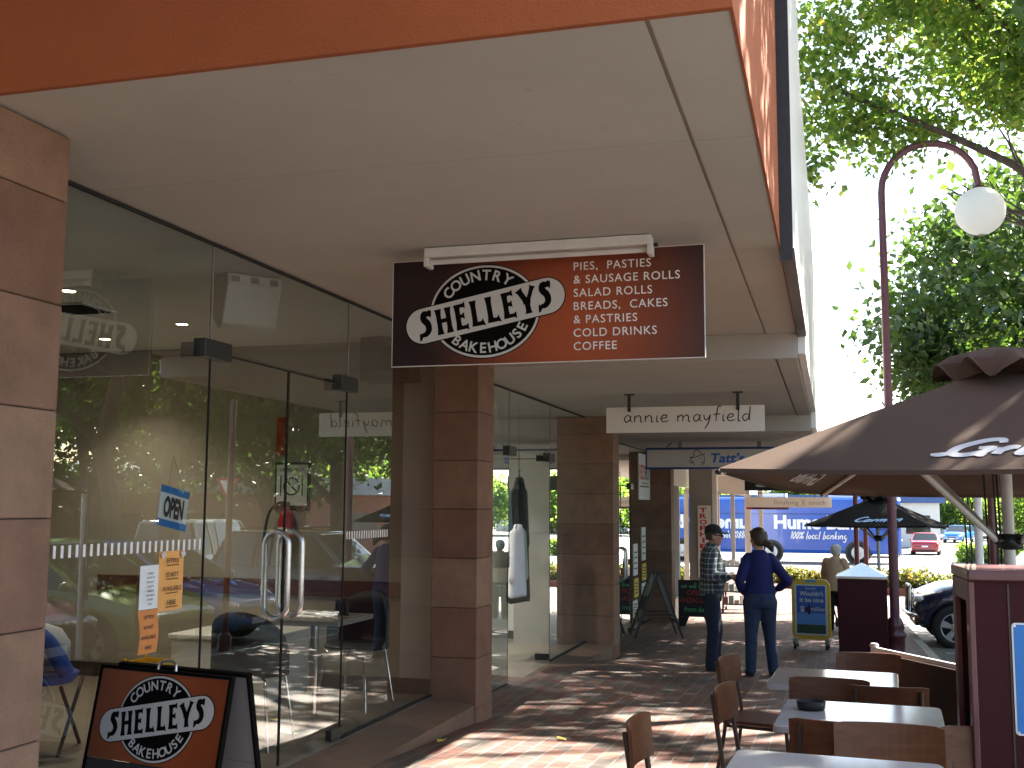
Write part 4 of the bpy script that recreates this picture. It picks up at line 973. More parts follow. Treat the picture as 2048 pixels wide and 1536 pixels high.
mb = MB(); mb.tube(catmull([T0 @ Vector((-.05, .81, 0)), T0 @ Vector((-.04, .845, 0)), T0 @ Vector((.0, .855, 0)), T0 @ Vector((.04, .845, 0)), T0 @ Vector((.05, .81, 0))], 5), .006, 8); mb.build('handle', 'steel', sb, world=False)
mb = MB()
for sx in (-1, 1): mb.tube([(sx*.352, -.14, .25), (sx*.352, .14, .25)], .006, 6)
mb.build('stay', 'black_metal', sb, world=False)

# ---- timber-legged A board by second pillar ------------------------------------------------
ab = thing('sandwich_board', 'tall black framed A board seen edge on beside the second pillar', 'sandwich board', (-2.58, 16.75, fz(-2.58, 16.75)), rad(-73))
for sg, nm in ((-1, 'front_frame'), (1, 'rear_frame')):
    T = plane_T((0, sg*.34, 0), (-sg, 0, 0), (0, -sg*math.sin(rad(19)), math.cos(rad(19))))
    mb = MB()
    for x in (-.31, .28): mb.prism([(x, 0), (x+.035, 0), (x+.035, 1.02), (x, 1.02)], T, .03)
    for y in (.24, .985): mb.prism([(-.275, y), (.279, y), (.279, y+.035), (-.275, y+.035)], T, .028)
    fr = mb.build(nm, 'black_metal', ab, world=False)
    mb = MB(); mb.prism([(-.274, .276), (.279, .276), (.279, .984), (-.274, .984)], T @ Matrix.Translation((0, 0, .008)), .008)
    if sg < 0:
        mb.prism([(-.25, .62), (.25, .62), (.25, .96), (-.25, .96)], T @ Matrix.Translation((0, 0, .0165)), .001, 1); mb.prism([(-.25, .30), (.25, .30), (.25, .44), (-.25, .44)], T @ Matrix.Translation((0, 0, .0165)), .001, 2)
    mb.build('poster', ['paper_white', 'poster_sky', 'poster_green'], fr, world=False)
mb = MB()
for sx in (-.29, .29): mb.tube([(sx, -.24, .35), (sx, .24, .35)], .008, 6)
mb.build('stay', 'black_metal', ab, world=False)

# ---- chalkboard -----------------------------------------------------------------------------
cb = thing('chalkboard', 'black chalkboard on feet with green and red chalk writing behind third pillar', 'chalkboard', (-2.38, 20.2, gz(20.2)), rad(0))
mb = MB(); mb.box(-.32, .32, -.02, .02, .17, .82); mb.build('board', 'black', cb, world=False, bevel=.006)
mb = MB(); mb.prism([(-.32, .0), (-.20, .0), (-.13, .168), (-.32, .168)], face_T(0, .02, 0), .04); mb.prism([(.32, .0), (.20, .0), (.13, .168), (.32, .168)][::-1], face_T(0, .02, 0), .04); mb.build('feet', 'black', cb, world=False)
mb = MB(); T = face_T(-2.38, 20.178, gz(20.2))
script(mb, 'we will be', -.27, .68, .10, .012, T, 0, 0, .1, .8)
text(mb, 'OPEN', T, -.02, .55, .09, .28, 0., 1, 'c'); text(mb, 'ANZAC', T, -.12, .42, .09, .34, 0., 1, 'c'); text(mb, 'DAY', T, .16, .42, .09, .18, 0., 1, 'c')
text(mb, 'from 6am', T, .0, .26, .09, .44, 0., 0, 'c', 0, .15); mb.build('chalk_writing', ['chalk_green', 'chalk_red'], cb)

# ---- lotto sign on castors ---------------------------------------------------------------------
lt = thing('poster_stand', 'yellow framed pavement poster stand with blue four million jackpot poster', 'poster stand', (-.32, 16.6, gz(16.6)), rad(-4))
def round_rect(x0, x1, z0, z1, r, top=0., n=6):
    p = []
    for cx, cz, a in ((x1-r, z0+r, -90), (x1-r, z1-r, 0), (x0+r, z1-r, 90), (x0+r, z0+r, 180)):
        for i in range(n+1): t = rad(a+90*i/n); p.append((cx+r*math.cos(t), cz+r*math.sin(t)))
    if top: p = [(x, z+top*max(0, 1-((x-(x0+x1)/2)/((x1-x0)/2))**2)*(1 if z > (z0+z1)/2 else -.6)) for x, z in p]
    return p
mb = MB(); mb.prism(round_rect(-.27, .27, .14, .95, .08, .05, 8), face_T(0, .03, 0), .06); mb.build('frame', 'yellow_plastic', lt, world=False, bevel=.008)
mb = MB(); mb.box(-.225, .225, -.036, -.031, .19, .90); mb.build('inner_frame', 'alu_white', lt, world=False)
mb = MB(); mb.box(-.20, .20, -.041, -.037, .34, .885, 0); mb.box(-.20, .20, -.041, -.037, .215, .339, 2); mb.box(-.20, .20, -.0415, -.0371, .34, .50, 1); mb.build('poster', ['poster_blue', 'poster_sky', 'poster_green'], lt, world=False)
mb = MB(); T = face_T(0, -.0435, 0)
text(mb, 'Saturday', T, 0, .835, .03, .15, .01, 0, 'c'); text(mb, "Wouldn't", T, .01, .745, .062, .33, .03, 0, 'c'); text(mb, 'it be nice', T, .01, .655, .062, .33, .03, 0, 'c')
text(mb, '$', T, -.15, .52, .08, .06, .02, 0, 'l'); text(mb, 'million', T, .0, .53, .06, .20, .01, 0, 'l')
ob = mb.build('lettering', 'sign_silver', lt, world=False)
mb = MB(); text(mb, '4', T, -.09, .49, .12, .09, .04, 0, 'l', .001); mb.build('numeral', 'ink', lt, world=False)
mb = MB(); mb.box(-.08, .08, -.037, -.031, .935, .965); mb.build('name_plate', 'poster_sky', lt, world=False)
mb = MB()
for sx in (-.22, .22): mb.box(sx-.03, sx+.03, -.16, .16, .06, .15); 
mb.build('base', 'vent_grey', lt, world=False, bevel=.015)
mb = MB()
for sx in (-.22, .22):
    for sy in (-.13, .13): mb.cyl((sx-.02, sy, .045), (sx+.02, sy, .045), .045, n=14)
mb.build('castors', 'rubber', lt, world=False)
# ================================================================ STREET FURNITURE
def chair_proto():
    t = thing('cafe_chair', 'chair', 'chair')
    mb = MB()
    def rr(w_, d_, z, r=.09, n=5): return [(p[0], p[1], z) for p in round_rect(-w_, w_, -d_, d_, r, 0, n)]
    mb.loft([[Vector(p) for p in rr(.17, .18, .443)], [Vector(p) for p in rr(.185, .195, .450)], [Vector(p) for p in rr(.185, .195, .458)], [Vector(p) for p in rr(.175, .185, .464)]], 0, False)
    mb.build('seat', 'seat_wood', t, world=False)
    mb = MB(); n = 12; rings = []
    for i in range(n+1):
        a = -1+2*i/n; x = a*.185; y = -.215+.035*a*a; e = .0 if abs(a) < .99 else .006
        rings.append([Vector((x, y-.006, .625+e)), Vector((x, y+.006, .625+e)), Vector((x, y-.012+.006, .79-e)), Vector((x, y-.012-.006, .79-e))])
    mb.loft(rings, 0, False); mb.build('backrest', 'chair_wood', t, world=False, bevel=.003)
    mb = MB()
    for s in (-1, 1):
        mb.tube(catmull([(s*.19, -.25, 0), (s*.165, -.19, .30), (s*.155, -.17, .45), (s*.15, -.19, .6), (s*.145, -.216, .77)], 4), .011, 8)
        mb.build('rear_leg', 'brown_metal', t, world=False) if False else None
    mb.build('back_frame', 'brown_metal', t, world=False)
    for s in (-1, 1):
        m2 = MB(); m2.tube(catmull([(s*.14, .10, .438), (s*.155, .165, .428), (s*.17, .18, .36), (s*.185, .215, 0)], 4), .011, 8); m2.build('front_leg', 'brown_metal', t, world=False)
    mb = MB()
    for s in (-1, 1): mb.tube([(s*.15, .15, .430), (s*.155, -.172, .430)], .009, 8)
    mb.tube([(-.155, -.172, .43), (.155, -.172, .43)], .009, 8); mb.tube([(-.15, .12, .43), (.15, .12, .43)], .009, 8)
    mb.build('seat_frame', 'brown_metal', t, world=False)
    return t
CH = chair_proto(); first = [True]
def put_chair(x, y, rz, label):
    loc = (x, y, fz(x, y)+.002)
    if first[0]:
        first[0] = False; CH.location = loc; CH.rotation_euler = (0, 0, rz); CH['label'] = label; CH['group'] = 'cafe chairs around the pavement tables'; return CH
    return dup(CH, loc, rz, label, 'cafe chairs around the pavement tables')
q = math.pi
put_chair(-.40, 6.48, -q/2-.22, 'plywood chair with sunlit honey back on the pavement side of the far table')
put_chair(-.29, 5.10, -q/2-.14, 'plywood chair with whole dark seat showing, on the pavement side of the middle table')
put_chair(-.49, 4.02, -q/2-.02, 'plywood chair at the lower edge of the photo, only its back corner showing')
put_chair(.19, 6.80, q+.03, 'plywood chair beyond the far table, orange brown inner back towards us')
put_chair(-.045, 5.36, q-.06, 'chair between the two tables with left pale sheen back, facing us')
put_chair(.215, 5.68, .04, 'chair tucked under the far table, outer back towards us, overlapping its left neighbour')
put_chair(.02, 4.52, -.05, 'chair tucked under the middle table, leftmost of the three nearest backs')
put_chair(.175, 4.00, q+.02, 'chair of the nearest table, middle of the three overlapping nearest backs')
put_chair(.52, 4.03, q-.05, 'chair of the nearest backs touching the maroon bin housing, rightmost')
def table_proto():
    t = thing('cafe_table', 'table', 'table')
    mb = MB(); w_ = .32
    mb.loft([[Vector((p[0], p[1], z)) for p in round_rect(-w_+e, w_-e, -w_+e, w_-e, .03, 0, 4)] for z, e in ((.700, .006), (.704, 0), (.726, 0), (.730, .005))], 0, False); mb.build('table_top', 'table_top', t, world=False)
    mb = MB(); mb.cyl((0, 0, .03), (0, 0, .70), .028, n=16); mb.lathe([(.09, .685), (.09, .6995), (.03, .6999)], n=16); mb.build('pedestal', 'steel', t, world=False)
    mb = MB()
    for k in range(4):
        a = q/4+k*q/2; mb.tube([(0, 0, .05), (.14*math.cos(a), .14*math.sin(a), .045), (.29*math.cos(a), .29*math.sin(a), .018)], [.022, .02, .014], 8)
    mb.build('base', 'steel', t, world=False); return t
TB = table_proto()
def put_table(x, y, rz, label, sx=1., f=[True]):
    loc = (x, y, fz(x, y)+.002); g = 'pale square cafe tables'
    if f[0]: f[0] = False; o = TB; o.location = loc; o.rotation_euler = (0, 0, rz); o['label'] = label; o['group'] = g
    else: o = dup(TB, loc, rz, label, g)
    return o
put_table(-.01, 6.18, -.05, 'pale square table furthest along, top blazing in dappled sun')
put_table(.09, 4.84, -.05, 'pale square table holding the black ashtray')
put_table(-.02, 3.50, -.05, 'pale square table at the lower edge of the photo')
as2 = MB(); zt = fz(.09, 4.84)+.732
as2.lathe([(.04, 0), (.055, .004), (.06, .035), (.052, .037), (.046, .012), (.01, .010)], (-.105, 4.93, zt), 20)
single(as2, 'ashtray', 'black', 'black round ashtray on the middle cafe table', 'ashtray', (-.105, 4.93, zt))

# ---- umbrella --------------------------------------------------------------------------
def umbrella(name, label, c, half, th, zr, za, canopy, pole_mat, pole_r, zb, txt, vent=True, tilt=(0, 0), ink='sign_silver', flaps=4):
    t = thing(name, label, 'umbrella', (c[0], c[1], zb))
    e1 = Vector((math.cos(th), -math.sin(th), 0)); e2 = Vector((math.sin(th), math.cos(th), 0)); C0 = Vector((c[0], c[1], 0))
    cs_ = [C0-half*e1-half*e2, C0+half*e1-half*e2, C0+half*e1+half*e2, C0-half*e1+half*e2]
    for k in cs_: k.z = zr+tilt[0]*(k.x-c[0])+tilt[1]*(k.y-c[1])
    A = Vector((c[0], c[1], za)); nrm = []
    def surf(k, s, r):
        """side k, s across 0..1, r from rim 0 to apex 1"""
        a, b = cs_[k], cs_[(k+1) % 4]; p = a.lerp(b, s).lerp(A, r); n = (b-a).cross(A-a).normalized()
        sag = -.035*half*math.sin(math.pi*s)*math.sin(math.pi*min(1, r*.9+.12))*(1-r)-.012*math.sin(math.pi*s)*(1-r)
        return p+n*sag, n
    mb = MB(); ns, nr = 20, 14
    for k in range(4):
        V = [surf(k, i/ns, j/nr*.97)[0] for j in range(nr+1) for i in range(ns+1)]
        mb.add(V, [(j*(ns+1)+i, j*(ns+1)+i+1, (j+1)*(ns+1)+i+1, (j+1)*(ns+1)+i) for j in range(nr) for i in range(ns)], 0, True)
    for k in range(4):
        V = []
        for i in range(ns+1): p = surf(k, i/ns, 0)[0]; V += [p, p+Vector((0, 0, -.022))]
        mb.add(V, [(2*i, 2*i+2, 2*i+3, 2*i+1) for i in range(ns)], 0, True)
    mb.build('canopy', canopy, t)
    if vent:
        mb = MB(); n = 96; rings = []
        for r_, dz in ((.02, .06), (.07, .055), (.13, .035), (.20, .0), (.25, -.05)):
            ring_ = []
            for j in range(n):
                a = 2*math.pi*j/n+math.pi/4-th; sq = 1/max(abs(math.cos(a-math.pi/4+th)), abs(math.sin(a-math.pi/4+th)))**.6
                wv = math.sin(8*a+.7)*(r_/.25)**2
                rr_ = r_*half*sq*(1+.06*wv)
                ring_.append(Vector((A.x+rr_*math.cos(a), A.y+rr_*math.sin(a), za+dz*half+.05*wv*half*(.7+.3*math.sin(2*a))+.015)))
            rings.append(ring_)
        mb.loft(rings, 0, True, True); mb.build('vent_cap', canopy, t)
    mb = MB(); mb.cyl((c[0], c[1], zb+.02), (c[0]-.01, c[1], za-.01), pole_r, n=16); mb.build('pole', pole_mat, t)
    hub = Vector((c[0], c[1], zr-.36*half+.12))
    mb = MB(); mb.lathe([(pole_r+.004, -.05), (pole_r+.035, -.045), (pole_r+.035, .03), (pole_r+.004, .035)], hub, 14)
    for k in range(4):
        a = math.atan2((cs_[k]-C0).y, (cs_[k]-C0).x); d = Vector((math.cos(a), math.sin(a), 0)); mb.tube([hub+d*(pole_r+.02), hub+d*(pole_r+.065)], .022, 8)
    mb.build('hub', 'black_metal', t)
    for k in range(4):
        m2 = MB(); p0 = A+Vector((0, 0, -.05)); p1 = cs_[k]+Vector((0, 0, -.025)); d = (p1-p0); x, y, z = frame(d)
        m2.tube([p0, p0+d*.995], .013, 6); rb = m2.build('rib', 'alu_white', t)
        m3 = MB(); a = math.atan2(d.y, d.x); mid = p0+d*.50+Vector((0, 0, -.014)); m3.tube([hub+Vector((math.cos(a)*(pole_r+.06), math.sin(a)*(pole_r+.06), 0)), mid], .016, 6); m3.build('strut', 'alu_white', rb)
    mb = MB()
    for p in cs_: mb.ell(p+Vector((0, 0, -.018)), (.018, .018, .015), 10, 6)
    mb.build('corner_fitting', 'black_metal', t)
    def side_fn(k, s0, r0, w_):
        L = (cs_[(k+1) % 4]-cs_[k]).length; a, b = cs_[k], cs_[(k+1) % 4]; Hh = (A-a.lerp(b, .5)).length
        def fn(x, y, z=0):
            r = r0+y/Hh; s = s0+x/(L*(1-r))
            p, n = surf(k, s, r); return p+n*(.005+z)
        return fn
    return t, side_fn, cs_, surf, hub
zg = gz(6.5)
um, sf, cs_, surf_, hub_ = umbrella('cafe_umbrella', 'big square brown umbrella with white script lettering and scalloped vent cap over the tables', (.92, 6.5), 1.24, rad(11), 1.605, 2.235, 'canopy_brown', 'alu_white', .030, zg, '', tilt=(0., -.034))
mb = MB(); fn = sf(0, .425, .125, 0)
script(mb, 'Griffiths', -.06, .01, .18, .050, None, 0, 0, .35, 1.12, fn=lambda a, b, z=0: fn(a, b, z)); mb.build('lettering', 'sign_silver', um)
mb = MB(); fn3 = sf(3, .30, .06, 0)
script(mb, 'Griffiths', 0, 0, .14, .03, None, 0, 0, .35, .9, fn=lambda a, b, z=0: fn3(a, b, z-.012)); mb.build('side_lettering', 'sign_silver', um)
mb = MB()
for x, y in ((.84, 6.46), (.80, 6.52), (.87, 6.56)): mb.tube([(x, y, 1.75), (x+.012, y, 1.2), (x-.008, y, .62)], .006, 6)
mb.build('cord', 'black', um)
mb = MB(); mb.lathe([(.24, 0), (.24, .05), (.06, .07), (.045, .32)], (.92, 6.5, zg), 24); mb.build('base', 'black_metal', um)
# the bare white pole behind it
p2 = thing('white_pole', 'plain white pole with black cords standing behind the brown umbrella', 'pole', (1.10, 9.5, gz(9.5)))
mb = MB(); mb.cyl((1.10, 9.5, gz(9.5)), (1.12, 9.5, 1.66), .032, n=16); mb.lathe([(.2, 0), (.2, .05), (.05, .07)], (1.10, 9.5, gz(9.5)), 20); mb.build('shaft', 'alu_white', p2)
mb = MB()
for x in (1.0, 1.035): mb.tube([(x, 9.45, 1.6), (x+.02, 9.45, 1.1), (x, 9.45, .5)], .008, 6)
mb.box(1.03, 1.2, 9.44, 9.56, 1.6, 1.68); mb.build('cord', 'black', p2)
# the black umbrella further along
zg2 = gz(17.5)
u2, sf2, cs2, surf2, hub2 = umbrella('cafe_umbrella', 'smaller black umbrella with pale blue script, sun flecks on top, near the litter bin', (.66, 17.5), .86, rad(14), 1.19, 1.62, 'canopy_black', 'alu_white', .025, zg2, '', tilt=(0, -.012))
mb = MB(); fn2 = sf2(0, .36, .16, 0); script(mb, 'Carmen', 0, 0, .15, .036, None, 0, 0, .35, 1.1, fn=lambda a, b, z=0: fn2(a, b, z)); mb.build('lettering', 'poster_sky', u2)
mb = MB(); mb.lathe([(.24, 0), (.24, .05), (.06, .07), (.045, .3)], (.66, 17.5, zg2), 20); mb.build('base', 'black_metal', u2)

# ---- street lamp ---------------------------------------------------------------------
def lamp(x, y, label):
    z = gz(y); t = thing('street_lamp', label, 'street lamp', (x, y, z))
    mb = MB(); mb.lathe([(.13, 0), (.13, .10), (.115, .12), (.115, .30), (.13, .32), (.13, .36), (.10, .40), (.115, .44), (.10, .50), (.075, .56)], (x, y, z), 20); mb.build('base', 'maroon', t)
    top = 5.60; R = .60
    pts = [(x, y, z+.5), (x+.005, y, z+3), (x, y, top)]+[(x+R-R*math.cos(a), y, top+R*1.02*math.sin(a)) for a in [math.pi*k/16 for k in range(1, 15)]]
    pts += [(x+2*R-.005, y, top-.02)]
    mb = MB(); mb.tube(pts, [.062, .055, .047]+[.045]*(len(pts)-3), 14); mb.build('pole', 'maroon_sunlit', t)
    gx = x+2*R; mb = MB(); mb.lathe([(.05, .0), (.10, -.03), (.10, -.05), (.06, -.06)], (gx, y, top), 18); mb.build('collar', 'maroon', t)
    mb = MB(); mb.ell((gx, y, top-.34), (.31, .31, .31), 28, 18); mb.build('globe', 'pale_globe', t)
    mb = MB(); mb.lathe([(.05, -.655), (.03, -.665), (.0, -.668)], (gx, y, top), 14); mb.build('drip_cap', 'vent_grey', t)
    return t
lamp(.735, 15, 'maroon street lamp with hooked neck and white globe beside the litter bin')
mp_ = thing('sign_post', 'maroon post standing at the kerb right of the white pole', 'post', (1.72, 13.3, rz_(13.3)))
mb = MB(); mb.cyl((1.72, 13.3, rz_(13.3)), (1.70, 13.3, 2.85), .045, n=14); mb.build('shaft', 'maroon', mp_)
mb = MB(); mb.lathe([(.09, 0), (.09, .25), (.05, .3)], (1.72, 13.3, rz_(13.3)), 16); mb.build('base', 'maroon', mp_)
for x, y, lab in ((.47, 24, 'left of two thin maroon posts under the black umbrella'), (.71, 26, 'right of two thin maroon posts under the black umbrella')):
    mb = MB(); mb.cyl((x, y, gz(y)), (x, y, 1.95), .05, n=12); mb.lathe([(.085, 0), (.085, .2), (.05, .24)], (x, y, gz(y)), 12); single(mb, 'verandah_post', 'maroon', lab, 'post', (x, y, gz(y)), 'thin maroon posts far along the kerb')

# ---- litter bin ------------------------------------------------------------------------
lb = thing('litter_bin', 'maroon litter bin cabinet with pyramid shaped steel lid', 'bin', (.345, 14.8, gz(14.8)), rad(-2))
mb = MB(); mb.box(-.295, .295, -.25, .25, .04, 1.055); mb.build('cabinet', 'maroon_panel', lb, world=False, bevel=.012)
mb = MB(); mb.add([(-.31, -.265, 1.056), (.31, -.265, 1.056), (.31, .265, 1.056), (-.31, .265, 1.056), (-.31, -.265, 1.085), (.31, -.265, 1.085), (.31, .265, 1.085), (-.31, .265, 1.085), (0, 0, 1.245)], [(3, 2, 1, 0), (0, 1, 5, 4), (1, 2, 6, 5), (2, 3, 7, 6), (3, 0, 4, 7), (4, 5, 8), (5, 6, 8), (6, 7, 8), (7, 4, 8)]); mb.build('lid', 'lid_steel_sky', lb, world=False)
mb = MB(); mb.box(-.27, .27, -.22, .22, 0, .039); mb.build('plinth', 'black_metal', lb, world=False)

# ---- near maroon bin housing with blue sign -----------------------------------------------
zb = gz(4.5)
nbin = thing('bin_housing', 'large maroon bin housing with steel edged open side at the right edge', 'bin', (.462, 4.22, zb), rad(2))
H_ = 1.235-zb
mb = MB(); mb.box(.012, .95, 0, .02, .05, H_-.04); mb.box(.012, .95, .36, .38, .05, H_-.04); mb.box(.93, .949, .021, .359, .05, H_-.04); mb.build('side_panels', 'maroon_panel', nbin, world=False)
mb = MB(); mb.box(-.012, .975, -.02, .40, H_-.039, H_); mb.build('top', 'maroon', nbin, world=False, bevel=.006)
mb = MB()
for y in (-.004, .325): mb.box(-.01, .0115, y, y+.058, .03, H_-.04)
for z in (.03, H_-.115): mb.box(-.009, .0105, .0545, .3245, z, z+.075)
mb.build('corner_frame', 'maroon', nbin, world=False, bevel=.004)
mb = MB(); mb.box(.045, .055, .06, .32, .12, H_-.12); mb.build('inner_liner', 'steel', nbin, world=False)
mb = MB(); mb.box(.014, .03, .06, .32, .62, .655); mb.build('cross_bar', 'steel', nbin, world=False)
mb = MB(); mb.box(.118, .124, -.004, -.0005, .06, H_-.05); mb.build('panel_joint', 'brown_metal', nbin, world=False)
bs = thing('parking_sign', 'bright blue sign with white border and white capitals screwed to the bin housing', 'sign', (.47, 4.22, zb), rad(2))
mb = MB(); mb.prism(round_rect(.118, .60, .675-zb, 1.055-zb, .012, 0, 3), face_T(0, -.0045, 0), .003); mb.build('border', 'white', bs, world=False)
mb = MB(); mb.prism(round_rect(.124, .594, .681-zb, 1.049-zb, .010, 0, 3), face_T(0, -.008, 0), .001); mb.build('face', 'brand_blue', bs, world=False)
mb = MB(); T = face_T(0, -.0095, -zb); mb.prism([(.165, .858), (.40, .858), (.40, 1.03), (.165, 1.03)], T, .0008)
text(mb, 'Your', T, .150, .795, .024, None, .02); text(mb, 'HERE', T, .155, .712, .052, .26, .06)
mb.build('lettering', 'white', bs, world=False)
mb = MB()
for x, z in ((.128, .685), (.128, 1.045)): mb.cyl((x, -.0095, z-zb), (x, -.011, z-zb), .004, n=8)
mb.build('screws', 'steel', bs, world=False)

# ---- cafe barrier screen ----------------------------------------------------------------
br = thing('cafe_barrier', 'dark brown mesh cafe barrier with white tubular frame beside the tables', 'barrier', (.24, 7.45, gz(7.45)))
P0 = Vector((.235, 7.45, gz(7.45))); P1 = Vector((1.12, 6.05, gz(6.05))); D = (P1-P0); D.z = 0; L = D.length; D.normalize()
T = plane_T(P0, (D.x, D.y, 0), (0, 0, 1))
def bp(a, z): return T @ Vector((a, z, 0))
mb = MB(); mb.tube([bp(0, 0), bp(0, .80)], .022, 12); mb.tube([bp(L, 0.05), bp(L, .82)], .022, 12); mb.tube([bp(0.023, .785), bp(L-.023, .785+.0)], .017, 10); mb.lathe([(.026, 0), (.028, .012), (.02, .022)], bp(0, .80), 12); mb.build('frame', 'alu_white', br)
mb = MB(); mb.add([bp(.03, .09), bp(L-.03, .09), bp(L-.03, .765), bp(.03, .765)]+[bp(.03, .09)+Vector((.006, .004, 0)), bp(L-.03, .09)+Vector((.006, .004, 0)), bp(L-.03, .765)+Vector((.006, .004, 0)), bp(.03, .765)+Vector((.006, .004, 0))], [(3, 2, 1, 0), (4, 5, 6, 7), (0, 1, 5, 4), (2, 3, 7, 6)]); mb.build('mesh_panel', 'screen_brown', br)
mb = MB()
for a in (0, L): mb.box(bp(a, 0).x-.03, bp(a, 0).x+.03, bp(a, 0).y-.2, bp(a, 0).y+.2, bp(a, 0).z, bp(a, 0).z+.02)
mb.build('feet', 'alu_white', br)

# ---- rack of wares and blue bag seat seen in the glass --------------------------------------
rk = thing('wares_rack', 'dark wheeled rack of assorted goods outside the corner shop', 'rack', (-1.95, 24.3, gz(24.3)))
z = gz(24.3); mb = MB()
for sx in (-.32, .32):
    mb.tube([(-1.95+sx, 24.0, z+.08), (-1.95+sx, 24.45, z+1.08)], .02, 8); mb.tube([(-1.95+sx, 24.75, z+.08), (-1.95+sx, 24.45, z+1.08)], .02, 8); mb.tube([(-1.95+sx, 24.0, z+.1), (-1.95+sx, 24.75, z+.1)], .02, 8)
for k in range(4): mb.box(-2.29, -1.61, 24.02+.12*k, 24.26+.12*k, z+.16+.26*k, z+.18+.26*k)
mb.build('frame', 'black_metal', rk)
mb = MB(); r = random.Random(5)
for k in range(4):
    for j in range(6): x = -2.26+j*.112; mb.box(x, x+.09, 24.04+.12*k, 24.2+.12*k, z+.181+.26*k, z+.25+.26*k+r.random()*.12, r.randrange(5), .5)
mb.build('goods', ['black', 'paper_white', 'maroon', 'vent_grey', 'teal_cloth'], rk)
mb = MB()
for sx in (-.32, .32):
    for y in (24.02, 24.73): mb.cyl((-1.97+sx, y, z+.04), (-1.93+sx, y, z+.04), .04, n=12)
mb.build('castors', 'rubber', rk)

# ---- bakery table and chairs behind the glass ------------------------------------------------
it = thing('indoor_table', 'square pale table with steel foot behind the bakery glass', 'table', (-3.42, 6.98, Z0))
mb = MB(); mb.loft([[Vector((p[0], p[1], z)) for p in round_rect(-.32, .32, -.30, .30, .03, 0, 4)] for z in (.695, .725)], 0, False); mb.build('table_top', 'table_top', it, world=False, bevel=.004)
mb = MB(); mb.cyl((0, 0, .02), (0, 0, .694), .035, n=18); mb.build('pedestal', 'chrome', it, world=False)
mb = MB(); mb.lathe([(.30, 0), (.29, .012), (.20, .03), (.05, .05), (.036, .06)], (0, 0, 0.002), 32); mb.build('base', 'steel', it, world=False)
cd = MB(); zz = Z0+.727
for dx, dy, h in ((0, 0, .10), (.05, .02, .09), (.02, .06, .11)): cd.cyl((-3.30+dx, 7.10+dy, zz), (-3.30+dx, 7.10+dy, zz+h), .022, .018, 12)
single(cd, 'condiment_set', 'black', 'dark cluster of sauce bottles on the indoor table', 'condiments', (-3.28, 7.12, zz))
def tub_chair(x, y, rz, label, f=[None]):
    g = 'black tub chairs round the indoor table'
    if f[0]: return dup(f[0], (x, y, Z0+.002), rz, label, g)
    t = thing('tub_chair', label, 'chair', (x, y, Z0+.002), rz, g); f[0] = t
    mb = MB(); rings = []
    for k in range(9):
        f_ = k/8; z = .43+.0*f_; rr = []
        for j in range(13):
            a = math.pi*(1+j/12); rad_ = .05+.19*min(1, f_*2); h = 0 if f_ < .5 else (f_-.5)*2
            rr.append(Vector((rad_*math.cos(a)*1.05, rad_*math.sin(a)*1.0-.0+(.0), z+h*.40*(.35+.65*math.sin(math.pi*j/12)**.7))))
        rings.append(rr)
    mb.loft(rings, 0, True, False, False)
    mb.loft([ring((0, .0, .425), .22, .22, 20), ring((0, 0, .45), .235, .235, 20), ring((0, 0, .465), .22, .22, 20)], 0)
    o = mb.build('shell', 'black', t, world=False); s = o.modifiers.new('s', 'SOLIDIFY'); s.thickness = .015
    for sx in (-1, 1):
        for sy in (-1, 1):
            m2 = MB(); m2.tube([(sx*.12, sy*.12, .425), (sx*.16, sy*.16, .41), (sx*.21, sy*.21, 0)], .010, 8); m2.build('leg', 'chrome', t, world=False)
    return t
tub_chair(-3.52, 6.32, .1, 'black tub chair with chrome legs on the near side of the indoor table'); tub_chair(-3.42, 7.68, math.pi-.1, 'black tub chair with chrome legs on the far side of the indoor table')
bgc = thing('folding_seat', 'blue canvas seat behind the glass close to the left pillar', 'seat', (-4.66, 5.78, Z0+.002), rad(20))
mb = MB(); mb.loft([ring((0, 0, .40), .20, .19, 20), ring((0, 0, .455), .24, .22, 20), ring((0, -.02, .47), .22, .2, 20)]); mb.tube(catmull([(-.23, -.2, .48), (-.1, -.27, .7), (.1, -.27, .7), (.23, -.2, .48)], 6), .05, 10); mb.build('canvas', 'blue_fabric', bgc, world=False)
mb = MB()
for sx in (-1, 1): mb.tube([(sx*.2, -.2, 0), (sx*.2, .2, .40)], .012, 8); mb.tube([(sx*.2, .2, 0), (sx*.2, -.2, .40)], .012, 8)
mb.build('legs', 'black_metal', bgc, world=False)

mb = MB(); mb.loft([ring((0, 0, .0), .15, .12, 18), ring((0, 0, .05), .19, .15, 18), ring((.01, 0, .16), .18, .14, 18), ring((.0, .01, .24), .12, .10, 18), ring((0, .01, .27), .03, .03, 18)])
single(mb, 'cloth_bag', 'grey_cloth', 'plump grey cloth bag resting on the blue seat behind the glass', 'bag', (-4.66, 5.78, Z0+.48), world=False)
